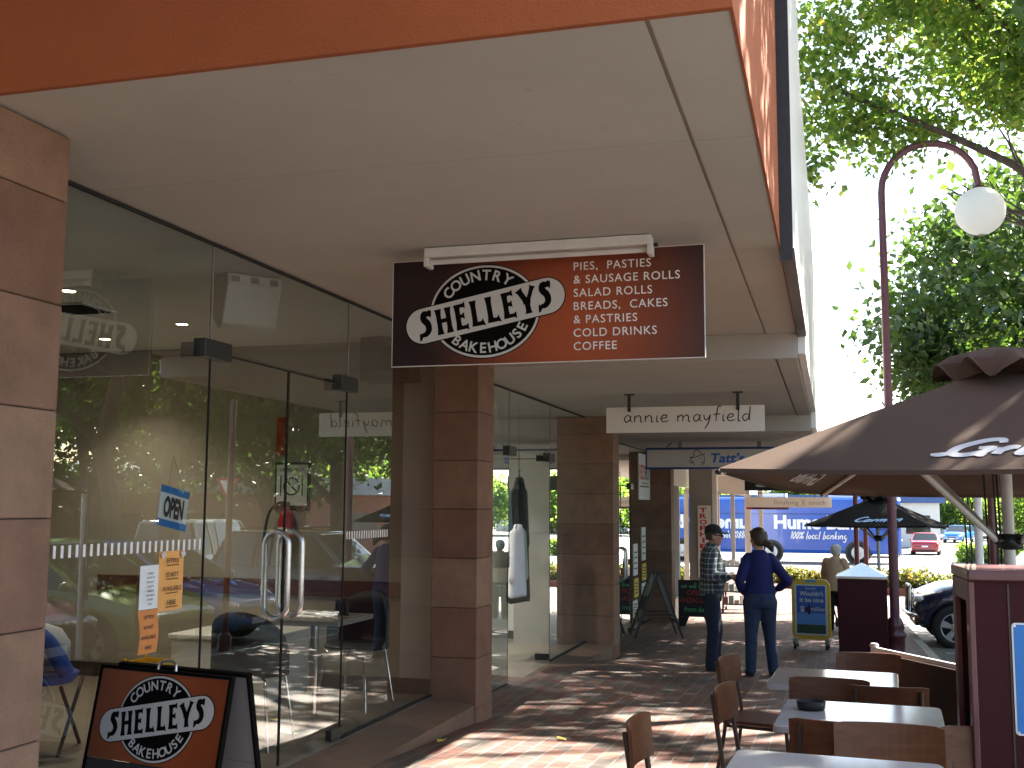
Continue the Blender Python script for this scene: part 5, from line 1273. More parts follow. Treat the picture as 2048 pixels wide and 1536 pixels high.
# ================================================================ VEHICLES
def wheel(t, x, y, r, wd, rim_r, spokes=5):
    w_ = MB(); sg = 1 if y > 0 else -1
    ax = (0, sg, 0); c = (x, y-sg*wd/2, r)
    w_.lathe([(rim_r*.98, 0), (r*.93, 0), (r, wd*.15), (r, wd*.85), (r*.93, wd), (rim_r, wd), (rim_r*.96, wd*.7)], c, 28, 0, ax); o = w_.build('wheel', 'rubber', t, world=False)
    m2 = MB(); cc = Vector((x, y+sg*wd*.5, r))
    m2.lathe([(rim_r*.99, -wd*.10), (rim_r*1.0, -wd*.02), (rim_r*.93, -wd*.02), (rim_r*.90, -wd*.25)], cc, 28, 0, ax, True, False)
    m4 = MB(); m4.lathe([(rim_r*.90, -wd*.28), (.02, -wd*.28)], cc, 28, 0, ax); m4.build('hub_recess', 'car_trim', o, world=False)
    m2.lathe([(.07, -wd*.30), (.07, -.005), (.05, .0)], cc, 16, 0, ax)
    for k in range(spokes):
        a = 2*math.pi*k/spokes+.3; d = Vector((math.cos(a), 0, math.sin(a))); p = Vector((-math.sin(a), 0, math.cos(a)))
        V = []
        for rr, hw in ((.05, .030), (rim_r*.9, .055)):
            for dz in (-.045, -.008): V += [cc+d*rr+p*hw+Vector((0, sg*dz, 0)), cc+d*rr-p*hw+Vector((0, sg*dz, 0))]
        m2.add(V, [(0, 1, 3, 2), (4, 6, 7, 5), (0, 4, 5, 1), (2, 3, 7, 6), (0, 2, 6, 4), (1, 5, 7, 3)])
    m2.build('rim', 'rim', o, world=False)
def section(x, w_, z0, z1, crown, sh):
    """lower body cross section, 16 points, closed"""
    P = [(-.80*w_, z0), (-.97*w_, z0+.08), (-w_, z0+.22), (-w_, z0+(z1-z0)*.55), (-.985*w_, z0+(z1-z0)*.78), (-.93*w_, z1-.02), (-.80*w_, z1+crown*.4), (-.40*w_, z1+crown)]
    P += [(-a, b) for a, b in reversed(P)]
    return [Vector((x, a, b)) for a, b in P]
STY = {  # x stations as fraction (rear -> front): half width factor, floor z, deck z, crown ; cabin rear/front base and roof
 'sedan': dict(st=[(-.5, .80, .42, .70, .0), (-.485, .90, .26, .88, .01), (-.40, .98, .22, .97, .02), (-.2, 1, .2, .96, .0), (0, 1, .2, .94, .0), (.18, 1, .2, .93, .02), (.30, .99, .2, .88, .04), (.42, .95, .22, .78, .04), (.485, .86, .25, .66, .02), (.5, .74, .34, .58, .0)], cab=(-.40, .24, -.24, .07), roof=1.44, belt=.94, wb=(-.30, .31), wr=.32),
 'hatch': dict(st=[(-.5, .82, .40, .78, .0), (-.49, .92, .28, .96, .01), (-.40, .98, .22, 1.0, .01), (-.2, 1, .2, .98, .0), (0, 1, .2, .96, .0), (.2, 1, .2, .95, .02), (.32, .99, .2, .90, .05), (.43, .94, .22, .79, .05), (.485, .84, .25, .66, .02), (.5, .72, .34, .58, .0)], cab=(-.495, .30, -.40, .08), roof=1.50, belt=.96, wb=(-.32, .32), wr=.31),
 'suv': dict(st=[(-.5, .84, .46, .90, .0), (-.49, .94, .34, 1.06, .01), (-.40, .99, .28, 1.10, .0), (-.2, 1, .26, 1.09, .0), (0, 1, .26, 1.07, .0), (.16, 1, .26, 1.06, .03), (.28, 1, .26, 1.03, .05), (.40, .98, .28, .95, .05), (.475, .90, .32, .83, .03), (.5, .78, .42, .70, .0)], cab=(-.495, .20, -.42, .03), roof=1.72, belt=1.07, wb=(-.29, .365), wr=.35),
 'van': dict(st=[(-.5, .92, .40, 1.0, .0), (-.49, .98, .32, 1.08, .0), (-.3, 1, .28, 1.1, .0), (0, 1, .28, 1.1, .0), (.25, 1, .28, 1.1, .0), (.36, .99, .28, 1.08, .02), (.46, .94, .30, .98, .03), (.5, .84, .42, .80, .0)], cab=(-.497, .40, -.48, .22), roof=1.95, belt=1.08, wb=(-.30, .32), wr=.34)}
def car(name, label, x, y, z, rotz, L, W, style, paint, group=None, cat='car', plate='', bonnet_dark=False):
    s = STY[style]; t = thing(name, label, cat, (x, y, z), rotz, group); hw = W/2
    mb = MB(); mb.loft([section(a*L, b*hw, c, d, e, 0) for a, b, c, d, e in s['st']])
    me = mb.mesh('body', [paint]); o = bpy.data.objects.new('body', me); COL.objects.link(o)
    cuts = []
    for wx in s['wb']:
        for sg in (-1, 1):
            c = MB(); c.cyl((wx*L, sg*hw*1.2, s['wr']), (wx*L, sg*(hw-.30), s['wr']), s['wr']+.055, n=28); co = c.build('cut', paint); cuts.append(co)
            b = o.modifiers.new('b', 'BOOLEAN'); b.object = co; b.operation = 'DIFFERENCE'; b.solver = 'EXACT'
    bpy.context.view_layer.update(); nm = bpy.data.meshes.new_from_object(o.evaluated_get(bpy.context.evaluated_depsgraph_get()))
    for c in cuts: bpy.data.objects.remove(c)
    o.modifiers.clear(); o.data = nm; nm.name = 'body'
    nm.materials.clear(); nm.materials.append(M[paint]); nm.materials.append(M['car_trim'])
    for p in nm.polygons: p.material_index = 0
    o.parent = t
    bv = o.modifiers.new('bevel', 'BEVEL'); bv.width = .008; bv.segments = 2; bv.limit_method = 'ANGLE'; bv.angle_limit = rad(45)
    # cabin glass: loft from belt outline to roof outline
    xr0, xf0, xr1, xf1 = [k*L for k in s['cab']]; zb_, zr = s['belt']-.05, s['roof']-.04
    def outl(xr, xf, w_, z, r): return [Vector((p[0], p[1], z)) for p in round_rect(xr, xf, -w_, w_, r, 0, 4)]
    mb = MB(); steps = []
    for f in (0, .25, .5, .75, 1):
        steps.append(outl(xr0+(xr1-xr0)*f, xf0+(xf1-xf0)*f, hw*(.93-.19*f**1.3), zb_+(zr-zb_)*f, .10))
    mb.loft(steps, 0, True, False); mb.build('windows', 'car_glass', t, world=False)
    mb = MB(); e = .012
    mb.loft([outl(xr1-e, xf1+e, hw*.74+e, zr-.03, .11), outl(xr1-e, xf1+e, hw*.745+e, zr, .11), outl(xr1+.05, xf1-.05, hw*.66, zr+.038, .12), outl(xr1+.35, xf1-.3, hw*.35, zr+.052, .12)], 0, True); mb.build('roof', paint, t, world=False)
    mb = MB()
    def side(f, sg): return hw*(.93-.19*f**1.3)*sg
    def post(fx0, fx1, r=.03):
        for sg in (-1, 1): mb.tube([(fx0+(fx1-fx0)*f, side(f, sg)*1.004, zb_+(zr-zb_)*f) for f in (0, .25, .5, .75, 1)], r, 6)
    post(xf0-.09, xf1-.08, .032); post(xr0+.09, xr1+.08, .045); mid = (xr1+xf1)/2-.05*L; post(mid-.02, mid, .03)
    if style in ('suv', 'van'): post(xr0*.55+.0, xr1*.62, .04)
    mb.build('pillars', paint, t, world=False)
    # lamps, bumpers, grille, plates, mirrors, handles
    fr = s['st'][-2]; xf = .5*L; zf_ = fr[3]
    for sg in (-1, 1):
        m2 = MB(); m2.ell((xf-.13, sg*hw*.70, zf_-.055), (.13, hw*.17, .075), 14, 8); m2.build('headlight', 'light_clear', t, world=False)
        m2 = MB(); m2.ell((-xf+.09, sg*hw*.74, s['st'][1][3]-.12), (.10, hw*.17, .09 if style in ('sedan', 'hatch') else .2), 14, 8); m2.build('tail_light', 'light_red', t, world=False)
        m2 = MB(); m2.ell((xf0-.22, sg*(hw+.08), s['belt']+.02), (.06, .09, .06), 12, 8); m2.build('mirror', paint, t, world=False)
        m2 = MB()
        for dx in (mid+.12, mid-.75): m2.box(dx, dx+.16, sg*(hw*.985)-.012, sg*(hw*.985)+.012, s['belt']-.16, s['belt']-.13)
        m2.build('door_handle', paint, t, world=False, bevel=.006)
    mb = MB(); z0 = s['st'][-1][2]; mb.box(xf-.05, xf+.006, -hw*.42, hw*.42, z0+.08, z0+.19); mb.box(xf-.10, xf-.015, -hw*.62, hw*.62, z0-.08, z0-.01); mb.build('grille', 'car_trim', t, world=False, bevel=.01)
    mb = MB(); mb.box(xf-.02, xf+.012, -.19, .19, z0-.02, z0+.075); mb.build('number_plate', 'white', t, world=False)
    mb = MB(); zz = s['st'][0][2]+.14; mb.box(-xf-.012, -xf+.03, -.19, .19, zz, zz+.10); mb.build('number_plate', 'white', t, world=False)
    mb = MB(); mb.box(-xf+.004, -xf+.07, -hw*.72, hw*.72, s['st'][0][2]-.12, s['st'][0][2]+.02); mb.build('bumper', 'car_trim', t, world=False, bevel=.02)
    for wx in s['wb']:
        for sg in (-1, 1): wheel(t, wx*L, sg*(hw-.105), s['wr'], .20, s['wr']*.66)
    return t
q = math.pi
zz = rz_(19.9)
suv = car('parked_suv', 'dark navy four wheel drive parked nose to the kerb behind the lamp', 3.43, 19.95, zz, q+.02, 4.4, 1.80, 'suv', 'car_navy', None, 'car')
mb = MB(); mb.tube(catmull([(2.05, -.72, .50), (2.26, -.62, .52), (2.30, 0, .53), (2.26, .62, .52), (2.05, .72, .50)], 6), .035, 10); mb.tube([(2.24, -.35, .50), (2.22, -.35, .95), (2.22, .35, .95), (2.24, .35, .50)], .03, 10); mb.build('bull_bar', 'chrome', suv, world=False)
mb = MB()
for sg in (-1, 1): mb.tube([(-1.6, sg*.58, 1.75), (-1.4, sg*.58, 1.79), (-.1, sg*.58, 1.79), (.05, sg*.58, 1.74)], .018, 8)
mb.build('roof_rack', 'black_metal', suv, world=False)
G = 'cars parked nose to the kerb, seen in the shop glass'
car('parked_car', 'plum red sedan reflected low in the glass beside the left pillar', 3.85, 9.7, rz_(9.7), q, 4.6, 1.8, 'sedan', 'car_purple', G)
car('parked_car', 'lime green hatchback reflected above the plum red sedan in the glass', 3.6, 12.1, rz_(12.1), q, 4.1, 1.74, 'hatch', 'car_green', G)
car('parked_car', 'dark blue hatchback reflected behind the door handles', 4.2, 14.9, rz_(14.9), q, 4.2, 1.75, 'hatch', 'car_blue', G)
car('parked_van', 'silver grey van reflected in the door glass across the street', 10.6, 27.0, rz_(27.0), rad(80), 4.9, 1.9, 'van', 'car_silver', None, 'van')
car('passing_car', 'silver sedan reflected left of the OPEN sign, side on', 29, 53, rz_(53), rad(-30), 4.6, 1.8, 'sedan', 'car_silver', None, 'car')
# distant traffic
car('distant_car', 'red sedan driving away on the far sunlit road', 5.9, 78, rz_(78), rad(84), 4.6, 1.8, 'sedan', 'car_red', 'cars far along the road')
car('distant_car', 'bright blue hatchback coming towards us far along the road', 10.7, 105, rz_(105), rad(-112), 4.3, 1.8, 'hatch', 'car_blue', 'cars far along the road')
car('distant_car', 'white car partly hidden by the lamp post far along the road', 2.9, 70, rz_(70), rad(85), 4.5, 1.8, 'sedan', 'car_white', 'cars far along the road')

# ---- blue mobile bank bus -------------------------------------------------------------------
bz = rz_(57)+.05
bus = thing('bank_bus', 'blue bus with large white lettering parked across the end of the street', 'bus', (-.55, 57, bz), 0)
Lb, Wb, Hb = 7.4, 2.3, 3.15
mb = MB(); rr = []
for x, k in ((-.5, .94), (-.49, .99), (-.47, 1), (.455, 1), (.485, .97), (.5, .88)):
    rr.append([Vector((x*Lb, a*Wb/2*k, .42+(b-.42)*1.0)) for a, b in ((-.96, .42), (-1, .6), (-1, 1.7), (-.985, 2.6), (-.94, 2.98), (-.8, 3.12), (.8, 3.12), (.94, 2.98), (.985, 2.6), (1, 1.7), (1, .6), (.96, .42))])
mb.loft(rr, 0, False); mb.build('body', 'bus_blue', bus, world=False, bevel=.03)
for x in (-2.36, 1.70):
    m2 = MB(); m2.cyl((x, -Wb/2-.004, .47), (x, -Wb/2-.002, .47), .60, n=28); m2.build('wheel_arch', 'car_trim', bus, world=False)
    m2 = MB(); m2.lathe([(.30, 0), (.44, 0), (.48, .05), (.48, .2), (.28, .22)], (x, -Wb/2+.16, .48), 28, 0, (0, -1, 0)); wo = m2.build('wheel', 'rubber', bus, world=False)
    m3 = MB(); m3.lathe([(.31, .221), (.29, .235), (.26, .224), (.12, .2225), (.12, .25), (.06, .255)], (x, -Wb/2+.16, .48), 24, 0, (0, -1, 0)); m3.build('rim', 'alu_white', wo, world=False)
mb = MB(); mb.box(-3.5, 2.4, -Wb/2-.012, -Wb/2-.008, 2.30, 2.34); mb.box(2.55, 3.62, -Wb/2-.002, -Wb/2+.02, 1.55, 2.45); mb.build('window_band', 'bus_dark', bus, world=False)
mb = MB(); T = face_T(0, -Wb/2-.014, 0); text(mb, 'Hume Bank', T, -2.20, 1.62, .62, 4.35, .045); mb.build('name_lettering', 'white', bus, world=False)
mb = MB(); script(mb, '100% local banking', -1.45, 1.12, .36, .05, T, 0, 0, .28, .80); mb.build('slogan', 'white', bus, world=False)
mb = MB(); mb.box(-3.2, -3.0, -Wb/2-.006, -Wb/2-.002, .9, 1.0); mb.build('fuel_flap', 'car_trim', bus, world=False)
mb = MB(); mb.box(3.66, 3.70, -.9, .9, 1.5, 2.6); mb.build('windscreen', 'car_glass', bus, world=False)
mb = MB(); mb.box(-3.0, -1.6, -.6, .6, 3.121, 3.36); mb.box(.4, 1.6, -.5, .5, 3.121, 3.32); mb.build('roof_unit', 'white_paint', bus, world=False, bevel=.03)
# ================================================================ TREES AND PLANTS
SX, SY_ = SUN.x/SUN.z, SUN.y/SUN.z
def leaf_mesh(name, P, nrm_up, size, seed, mt, tone_fn=None, fold=.25, width=.62):
    """one mesh of many small folded leaves at points P (n,3)"""
    g = np.random.default_rng(seed); n = len(P)
    d = g.normal(size=(n, 3)); d[:, 2] -= .35; d /= np.linalg.norm(d, axis=1)[:, None]          # leaf axis, a little drooping
    u = g.normal(size=(n, 3)); u[:, 2] += nrm_up; u -= d*np.sum(u*d, 1)[:, None]; u /= np.linalg.norm(u, axis=1)[:, None]
    s = np.cross(d, u); L = size*g.uniform(.6, 1.35, n)[:, None]; W_ = L*width*g.uniform(.75, 1.2, n)[:, None]
    a = P; b = P+d*L*.42+s*W_*.5+u*L*fold*.4; c = P+d*L; e = P+d*L*.42-s*W_*.5+u*L*fold*.4; m = P+d*L*.5
    V = np.stack([a, b, c, e, m], 1).reshape(-1, 3); k = np.arange(n)*5
    F = np.stack([k, k+1, k+4, k+4, k+1, k+2, k, k+4, k+3, k+4, k+2, k+3], 1).reshape(-1, 3)
    me = bpy.data.meshes.new(name); me.vertices.add(len(V)); me.vertices.foreach_set('co', V.ravel())
    me.loops.add(len(F)*3); me.loops.foreach_set('vertex_index', F.ravel().astype(np.int32))
    me.polygons.add(len(F)); me.polygons.foreach_set('loop_start', np.arange(len(F), dtype=np.int32)*3)
    t = np.clip(g.normal(.38, .18, n), 0, 1) if tone_fn is None else tone_fn(P, g)
    me.update(calc_edges=True); at = me.attributes.new('tone', 'FLOAT', 'FACE'); at.data.foreach_set('value', np.repeat(t, 4).astype(np.float32))
    me.materials.append(M[mt]); return me
def branching(mb, p, d, L, r, depth, g, tips, spread=.6, up=.15):
    pts = [p]; q_ = p; dd = d.copy()
    for i in range(4):
        dd = (dd+Vector((g.normal()*.13, g.normal()*.13, g.normal()*.10+up*.2))).normalized(); q_ = q_+dd*L/4; pts.append(q_)
    mb.tube(pts, [r*(1-.12*i) for i in range(5)], 8 if depth > 1 else 5, 0)
    if depth == 0: tips.append(q_); tips.append(pts[2]); return
    for k in range(3 if depth > 1 else 4):
        ax = Vector((g.normal(), g.normal(), g.normal()*.6)).normalized(); nd = (dd+ax*spread*g.uniform(.7, 1.2)+Vector((0, 0, up))).normalized()
        branching(mb, pts[-1] if k < 2 else pts[3], nd, L*g.uniform(.62, .82), r*.55, depth-1, g, tips, spread, up)
def tree_parts(seed, H, spread_r, zc, rz__, n_leaf, size, mt, trunk_h, r0=.2, flat=.75, shape=None, clump=.55, up=.9):
    """tapered trunk with limbs, and a crown of leaf clumps around the branch tips and in the crown volume"""
    g = np.random.default_rng(seed); mb = MB(); tips = []
    tp = [Vector((0, 0, -.15)), Vector((.02, .01, trunk_h*.35)), Vector((g.normal()*.1, g.normal()*.1, trunk_h*.7)), Vector((g.normal()*.15, g.normal()*.15, trunk_h))]
    mb.tube(tp, [r0*1.35, r0, r0*.9, r0*.82], 12)
    for k in range(5):
        a = 2*math.pi*k/5+g.uniform(-.3, .3); branching(mb, tp[-1] if k < 4 else tp[-2], Vector((math.cos(a), math.sin(a), g.uniform(.5, 1.3))).normalized(), spread_r*g.uniform(.42, .55), r0*.5, 2, g, tips)
    branching(mb, tp[-1], Vector((.05, .05, 1)), H*.28, r0*.6, 2, g, tips)
    C_ = []
    for t_ in tips: C_.append(np.array(t_))
    while len(C_) < len(tips)*2+60:
        v = g.normal(size=3); v /= np.linalg.norm(v); rr = g.uniform(.55, 1)**.5
        p = np.array([v[0]*spread_r*rr, v[1]*spread_r*rr, zc+v[2]*rz__*rr]); C_.append(p)
    C_ = np.array(C_)
    if shape is not None: C_ = shape(C_, g)
    idx = g.integers(0, len(C_), n_leaf); off = g.normal(size=(n_leaf, 3))*np.array([clump, clump, clump*flat])*g.uniform(.5, 1.15, len(C_))[idx][:, None]
    P = C_[idx]+off
    return mb, P
def tree(name, label, x, y, parts, size, mt, seed, z=None, group=None, keep=None, tone_fn=None, cat='tree', up=.9):
    mb, P = parts; z = rz_(y) if z is None else z
    t = thing(name, label, cat, (x, y, z), 0, group); mb.build('trunk', 'bark', t, world=False)
    if keep is not None: P = P[keep(P+np.array([x, y, z]))]
    o = bpy.data.objects.new('crown', leaf_mesh('crown', P, up, size, seed, mt, tone_fn)); COL.objects.link(o); o.parent = t; return t
def shadow_xy(Q, zp):
    h = Q[:, 2]-zp; return Q[:, 0]-h*SX, Q[:, 1]-h*SY_
# openings in the leaf cover through which the sun reaches the pavement (x, y, rx, ry) on the ground
LIT = [(-2.25, 5.1, .75, 2.25), (-1.3, 6.85, 1.8, .75), (-1.9, 7.5, .9, .5), (-1.25, 9.3, .6, .25), (-.7, 3.05, .5, .15), (-1.5, 2.75, .3, .12), (-.9, 3.45, .35, .11), (-.3, 2.7, .3, .2), (-1.15, 2.45, .4, .1), (-1.2, 5.4, .3, .25), (-.55, 8.9, .85, .35), (-.15, 6.0, .45, .35), (.25, 4.9, .30, .3), (-.5, 3.2, .4, .35), (.9, 5.2, .3, .3), (-.2, 24.5, 3.2, 3.2), (1.0, 20.5, .9, .9), (-.75, 6.3, .18, .18)]
for x, y, z, rx, ry in ((.0, 5.9, 1.72, .22, .10), (.35, 5.75, 1.78, .30, .09), (.62, 5.55, 1.78, .16, .14), (.75, 5.95, 1.98, .28, .10), (1.05, 5.6, 1.85, .22, .16), (-.2, 6.2, 1.70, .2, .12), (1.3, 5.3, 1.72, .3, .12), (-.6, 6.46, .72, .2, .2), (-.15, 6.3, .55, .35, .2)): LIT.append((x-(z+.2)*SX, y-(z+.2)*SY_, rx, ry))
def keep_lit(Q):
    k = np.ones(len(Q), bool); sx, sy = shadow_xy(Q, -.2); g = np.random.default_rng(1); j = g.normal(size=len(Q))*.10
    for x, y, rx, ry in LIT: k &= ((sx-x)/rx)**2+((sy-y)/ry)**2+j > 1
    return k
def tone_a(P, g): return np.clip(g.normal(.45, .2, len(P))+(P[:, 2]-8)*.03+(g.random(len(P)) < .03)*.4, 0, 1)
# big street tree reaching over the footpath at upper right
def shape_a(C_, g):
    k = C_[:, 2] > 7.9+.35*np.minimum(0, C_[:, 0]+1)*0; C_ = C_[k]
    br = []
    for a, b, m, s in (((-1.6, -.3, 7.6), (-5.0, -.9, 8.2), 16, .4), ((-3.3, -.5, 7.6), (-5.2, -.6, 7.3), 9, .3), ((-2, -1, 7.8), (-4.9, -1.5, 9.8), 14, .5), ((-1, -1, 9), (-3.6, -1, 10.6), 12, .6)):
        for i in range(m): t_ = g.random(); br.append(np.array(a)*(1-t_)+np.array(b)*t_+g.normal(size=3)*s)
    return np.vstack([C_, np.array(br)])
pa = tree_parts(3, 12, 4.4, 9.8, 2.6, 76000, .115, 'leaf', 4.2, .14, .75, shape_a, .36)
for a, b, c, r in (((0, 0, 4.1), (-2.2, -.4, 6.2), (-4.9, -.9, 7.6), .09), ((0, 0, 4.6), (-1.8, -.9, 7.2), (-4.4, -1.4, 9.4), .08)): pa[0].tube(catmull([a, b, c], 5), [r*(1-.07*i) for i in range(11)], 8)
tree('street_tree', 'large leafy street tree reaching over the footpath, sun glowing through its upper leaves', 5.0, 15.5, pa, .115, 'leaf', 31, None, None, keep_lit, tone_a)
# darker tree behind the lamp
def shape_b(C_, g): return C_[(C_[:, 2] > 3.4)]
pb = tree_parts(7, 9, 3.7, 6.2, 3.2, 32000, .20, 'leaf_dark', 3.2, .2, .8, shape_b, .48)
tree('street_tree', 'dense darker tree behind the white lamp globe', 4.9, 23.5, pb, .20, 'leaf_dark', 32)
# the row of street trees outside the right edge, seen in the shop glass and in their dapples
pc = tree_parts(12, 10, 4.2, 7.2, 2.9, 15000, .22, 'leaf_dark', 3.6, .2, .75, None, .5)
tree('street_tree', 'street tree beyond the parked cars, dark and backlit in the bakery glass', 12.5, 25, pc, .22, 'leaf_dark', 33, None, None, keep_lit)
pc3 = tree_parts(19, 10, 3.9, 7.6, 3.0, 19000, .21, 'leaf_dark', 3.6, .14, .75, None, .46)  # unseen tree added to shade the awning side, umbrella and tables
tree('street_tree', 'unseen kerbside tree added outside the right edge to shade fascia and cafe tables', 5.7, 10.2, pc3, .21, 'leaf_dark', 37, None, None, keep_lit)
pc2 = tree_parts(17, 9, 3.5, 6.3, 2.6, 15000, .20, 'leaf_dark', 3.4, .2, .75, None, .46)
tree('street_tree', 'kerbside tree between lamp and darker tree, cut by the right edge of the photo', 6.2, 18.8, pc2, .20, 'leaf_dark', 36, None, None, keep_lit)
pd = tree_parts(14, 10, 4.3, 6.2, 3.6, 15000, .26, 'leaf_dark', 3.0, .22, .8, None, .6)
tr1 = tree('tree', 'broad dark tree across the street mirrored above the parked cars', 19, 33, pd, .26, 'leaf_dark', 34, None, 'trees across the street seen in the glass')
GT_ = 'trees across the street seen in the glass'
for x, y, sc, rz, lab in ((25, 27, 1.1, 1.0, 'broad tree across the street, rightward neighbour in the mirror of the glass'), (14.5, 38, 1.0, 2.1, 'tree across the street mirrored near the door handles'), (30, 38, 1.3, 3.0, 'tall tree across the street behind the low building'), (22, 48, 1.2, 4.2, 'tree across the street mirrored in the right hand door'), (33, 20, 1.2, 5.0, 'tree across the street mirrored beside the left pillar')):
    o = dup(tr1, (x, y, rz_(y)), rz, lab, GT_); o.scale = (sc, sc, sc)
# background greenery beyond the far road
pe = tree_parts(21, 6, 3.0, 3.4, 2.6, 5200, .42, 'leaf', 1.4, .2, .85, None, .6)
GB = 'trees beyond the far road'
tb = tree('background_tree', 'yellow green tree beyond the far road left of the lamp post', 8.6, 122, pe, .42, 'leaf', 41, None, GB)
for x, y, sc, rz, lab in ((12.5, 118, .95, 1.1, 'round pale green tree above the black umbrella'), (15.6, 124, 1.1, 2.3, 'dense tree behind the blue car'), (18.5, 115, .9, 3.9, 'green tree right of the blue car'), (24, 120, 1.1, 5.1, 'green tree between the white poles'), (4.4, 132, 1.2, .4, 'tree just right of the bus roof'), (29, 110, 1.0, 2.9, 'tree at the right edge behind the umbrella pole'), (-3, 140, 1.3, 1.7, 'tree behind the bus'), (-16, 128, 1.2, 4.4, 'tree hidden mostly behind the bus')):
    o = dup(tb, (x, y, rz_(y)), rz, lab, GB); o.scale = (sc, sc, sc)
for x, y, sc, rz, lab in ((26, 75, 1.25, 1.0, 'sunlit yellow green tree across the street mirrored in the right hand pane'), (32, 80, 1.4, 3.0, 'sunlit tree mirrored in the right hand door beside the church hall'), (21, 70, 1.1, 4.0, 'smaller sunlit tree mirrored at the right end of the bakery glass')):
    o = dup(tb, (x, y, rz_(y)), rz, lab, 'sunlit trees across the street seen in the glass'); o.scale = (sc, sc, sc)
# planting bed with brick edge and separate shrubs
bed = thing('planter_bed', 'raised garden bed with red brick edging across the end of the footpath', 'planter', (1, 33, rz_(33)))
zb0 = rz_(34); y0_, y1_ = 33.2, 36.6
mb = MB(); mb.box(-1.6, 4.9, y0_, y1_, zb0-.2, zb0+.20); mb.build('brick_edging', 'brick_edge', bed, bevel=.02)
mb = MB(); mb.box(-1.45, 4.75, y0_+.15, y1_-.15, zb0+.15, zb0+.215); mb.build('soil', 'soil', bed)
def shrub_mesh(seed, n=900):
    g = np.random.default_rng(seed); C_ = g.normal(size=(14, 3))*np.array([.26, .26, .10])+np.array([0, 0, .26]); i = g.integers(0, 14, n); return C_[i]+g.normal(size=(n, 3))*np.array([.13, .13, .10])
gs = 'shrubs in the brick edged bed'; sh0 = None; r = random.Random(6)
for i in range(18):
    x = -1.25+.36*i+r.uniform(-.06, .06); 
    if .35 < x < .75: continue
    y = y0_+.5+r.uniform(0, .5); z = zb0+.2; col = ('rust and green', 'yellow green', 'dark green')[i % 3]
    lab = '%s shrub in the brick edged bed, number %s from its left end' % (col, ('one', 'two', 'three', 'four', 'five', 'six', 'seven', 'eight', 'nine', 'ten', 'eleven', 'twelve', 'thirteen', 'fourteen', 'fifteen', 'sixteen', 'seventeen', 'eighteen')[i])
    if sh0 is None:
        sh0 = thing('shrub', lab, 'shrub', (x, y, z), 0, gs); P = shrub_mesh(5); P[:, 2] = np.abs(P[:, 2])
        o = bpy.data.objects.new('foliage', leaf_mesh('foliage', P, .8, .12, 6, 'leaf_shrub', lambda P, g: np.clip(g.normal(.35, .25, len(P)), 0, 1))); COL.objects.link(o); o.parent = sh0
        mb = MB(); mb.tube([(0, 0, -.03), (.02, 0, .2)], .02, 6); mb.build('stem', 'bark', sh0, world=False)
    else:
        o = dup(sh0, (x, y, z), r.uniform(0, 6), lab, gs); k = r.uniform(.7, 1.05); o.scale = (k, k, k*r.uniform(.85, 1.2))
# clipped hedge in the middle distance
hg = thing('hedge', 'low clipped hedge on the far traffic island', 'hedge', (7.6, 60, rz_(60)))
g = np.random.default_rng(9); P = np.stack([g.uniform(-1.6, 1.6, 2600), g.uniform(-.5, .5, 2600), g.uniform(.02, .95, 2600)], 1)
o = bpy.data.objects.new('foliage', leaf_mesh('foliage', P, .6, .2, 3, 'leaf')); COL.objects.link(o); o.parent = hg
mb = MB(); mb.box(-1.8, 1.8, -.65, .65, -.1, .04); mb.build('kerb_edge', 'concrete', hg, world=False)
# a few fallen leaves on the bricks
gl = 'fallen yellow leaves on the pavers'; lf = None
for i, (x, y, lab) in enumerate(((-.56, 6.35, 'yellow leaf on the shaded pavers behind the left chairs'), (-2.62, 7.35, 'yellow leaf lying against the bakery step'), (-1.9, 7.9, 'pale leaf on the sunlit pavers before the first pillar'), (-1.1, 7.2, 'leaf on the sunlit pavers left of the nearest chair'), (-.9, 11.2, 'leaf on the pavers near the standing couple'))):
    z = fz(x, y)+.006
    if lf is None:
        mb = MB(); mb.add([(-.045, 0, 0), (-.012, .028, .012), (.04, .006, .004), (.06, -.01, .014), (-.01, -.03, .006), (0, 0, .001)], [(0, 5, 1), (1, 5, 2), (2, 5, 3), (3, 5, 4), (4, 5, 0)]); lf = single(mb, 'fallen_leaf', 'paper_yellow', lab, 'leaf', (x, y, z), gl, world=False)
    else:
        o = lf.copy(); COL.objects.link(o); o.location = (x, y, z); o.rotation_euler = (0, 0, i*1.3); o['label'] = lab

# ================================================================ FAR BUILDINGS
def house(name, label, x, y, w_, d_, h, roof, wall, rmat, rz=0., win=3, flat=False):
    t = thing(name, label, 'building', (x, y, rz_(y)), rz)
    mb = MB(); mb.box(-w_/2, w_/2, -d_/2, d_/2, -.3, h); mb.build('wall', wall, t, world=False)
    mb = MB(); e = .4
    if flat: mb.box(-w_/2-e, w_/2+e, -d_/2-e, d_/2+e, h+.002, h+roof)
    else: mb.add([(-w_/2-e, -d_/2-e, h), (w_/2+e, -d_/2-e, h), (w_/2+e, d_/2+e, h), (-w_/2-e, d_/2+e, h), (-w_/2-e, 0, h+roof), (w_/2+e, 0, h+roof)], [(0, 1, 5, 4), (2, 3, 4, 5), (0, 4, 3), (1, 2, 5), (3, 2, 1, 0)])
    mb.build('roof', rmat, t, world=False)
    for k in range(win):
        m2 = MB(); xx = -w_/2+w_*(k+.5)/win; m2.box(xx-w_/win*.28, xx+w_/win*.28, -d_/2-.03, -d_/2-.005, h*.3, h*.72); m2.build('window', 'car_glass', t, world=False)
    return t
house('far_house', 'pale house with steep blue roof above the far trees', 14.4, 150, 12, 9, 4.2, 3.6, 'far_wall', 'roof_blue', rad(70))
house('far_shop', 'pale flat roofed building behind the white poles', 25, 130, 14, 10, 4.5, .5, 'far_wall', 'far_awning', 0, 5, True)
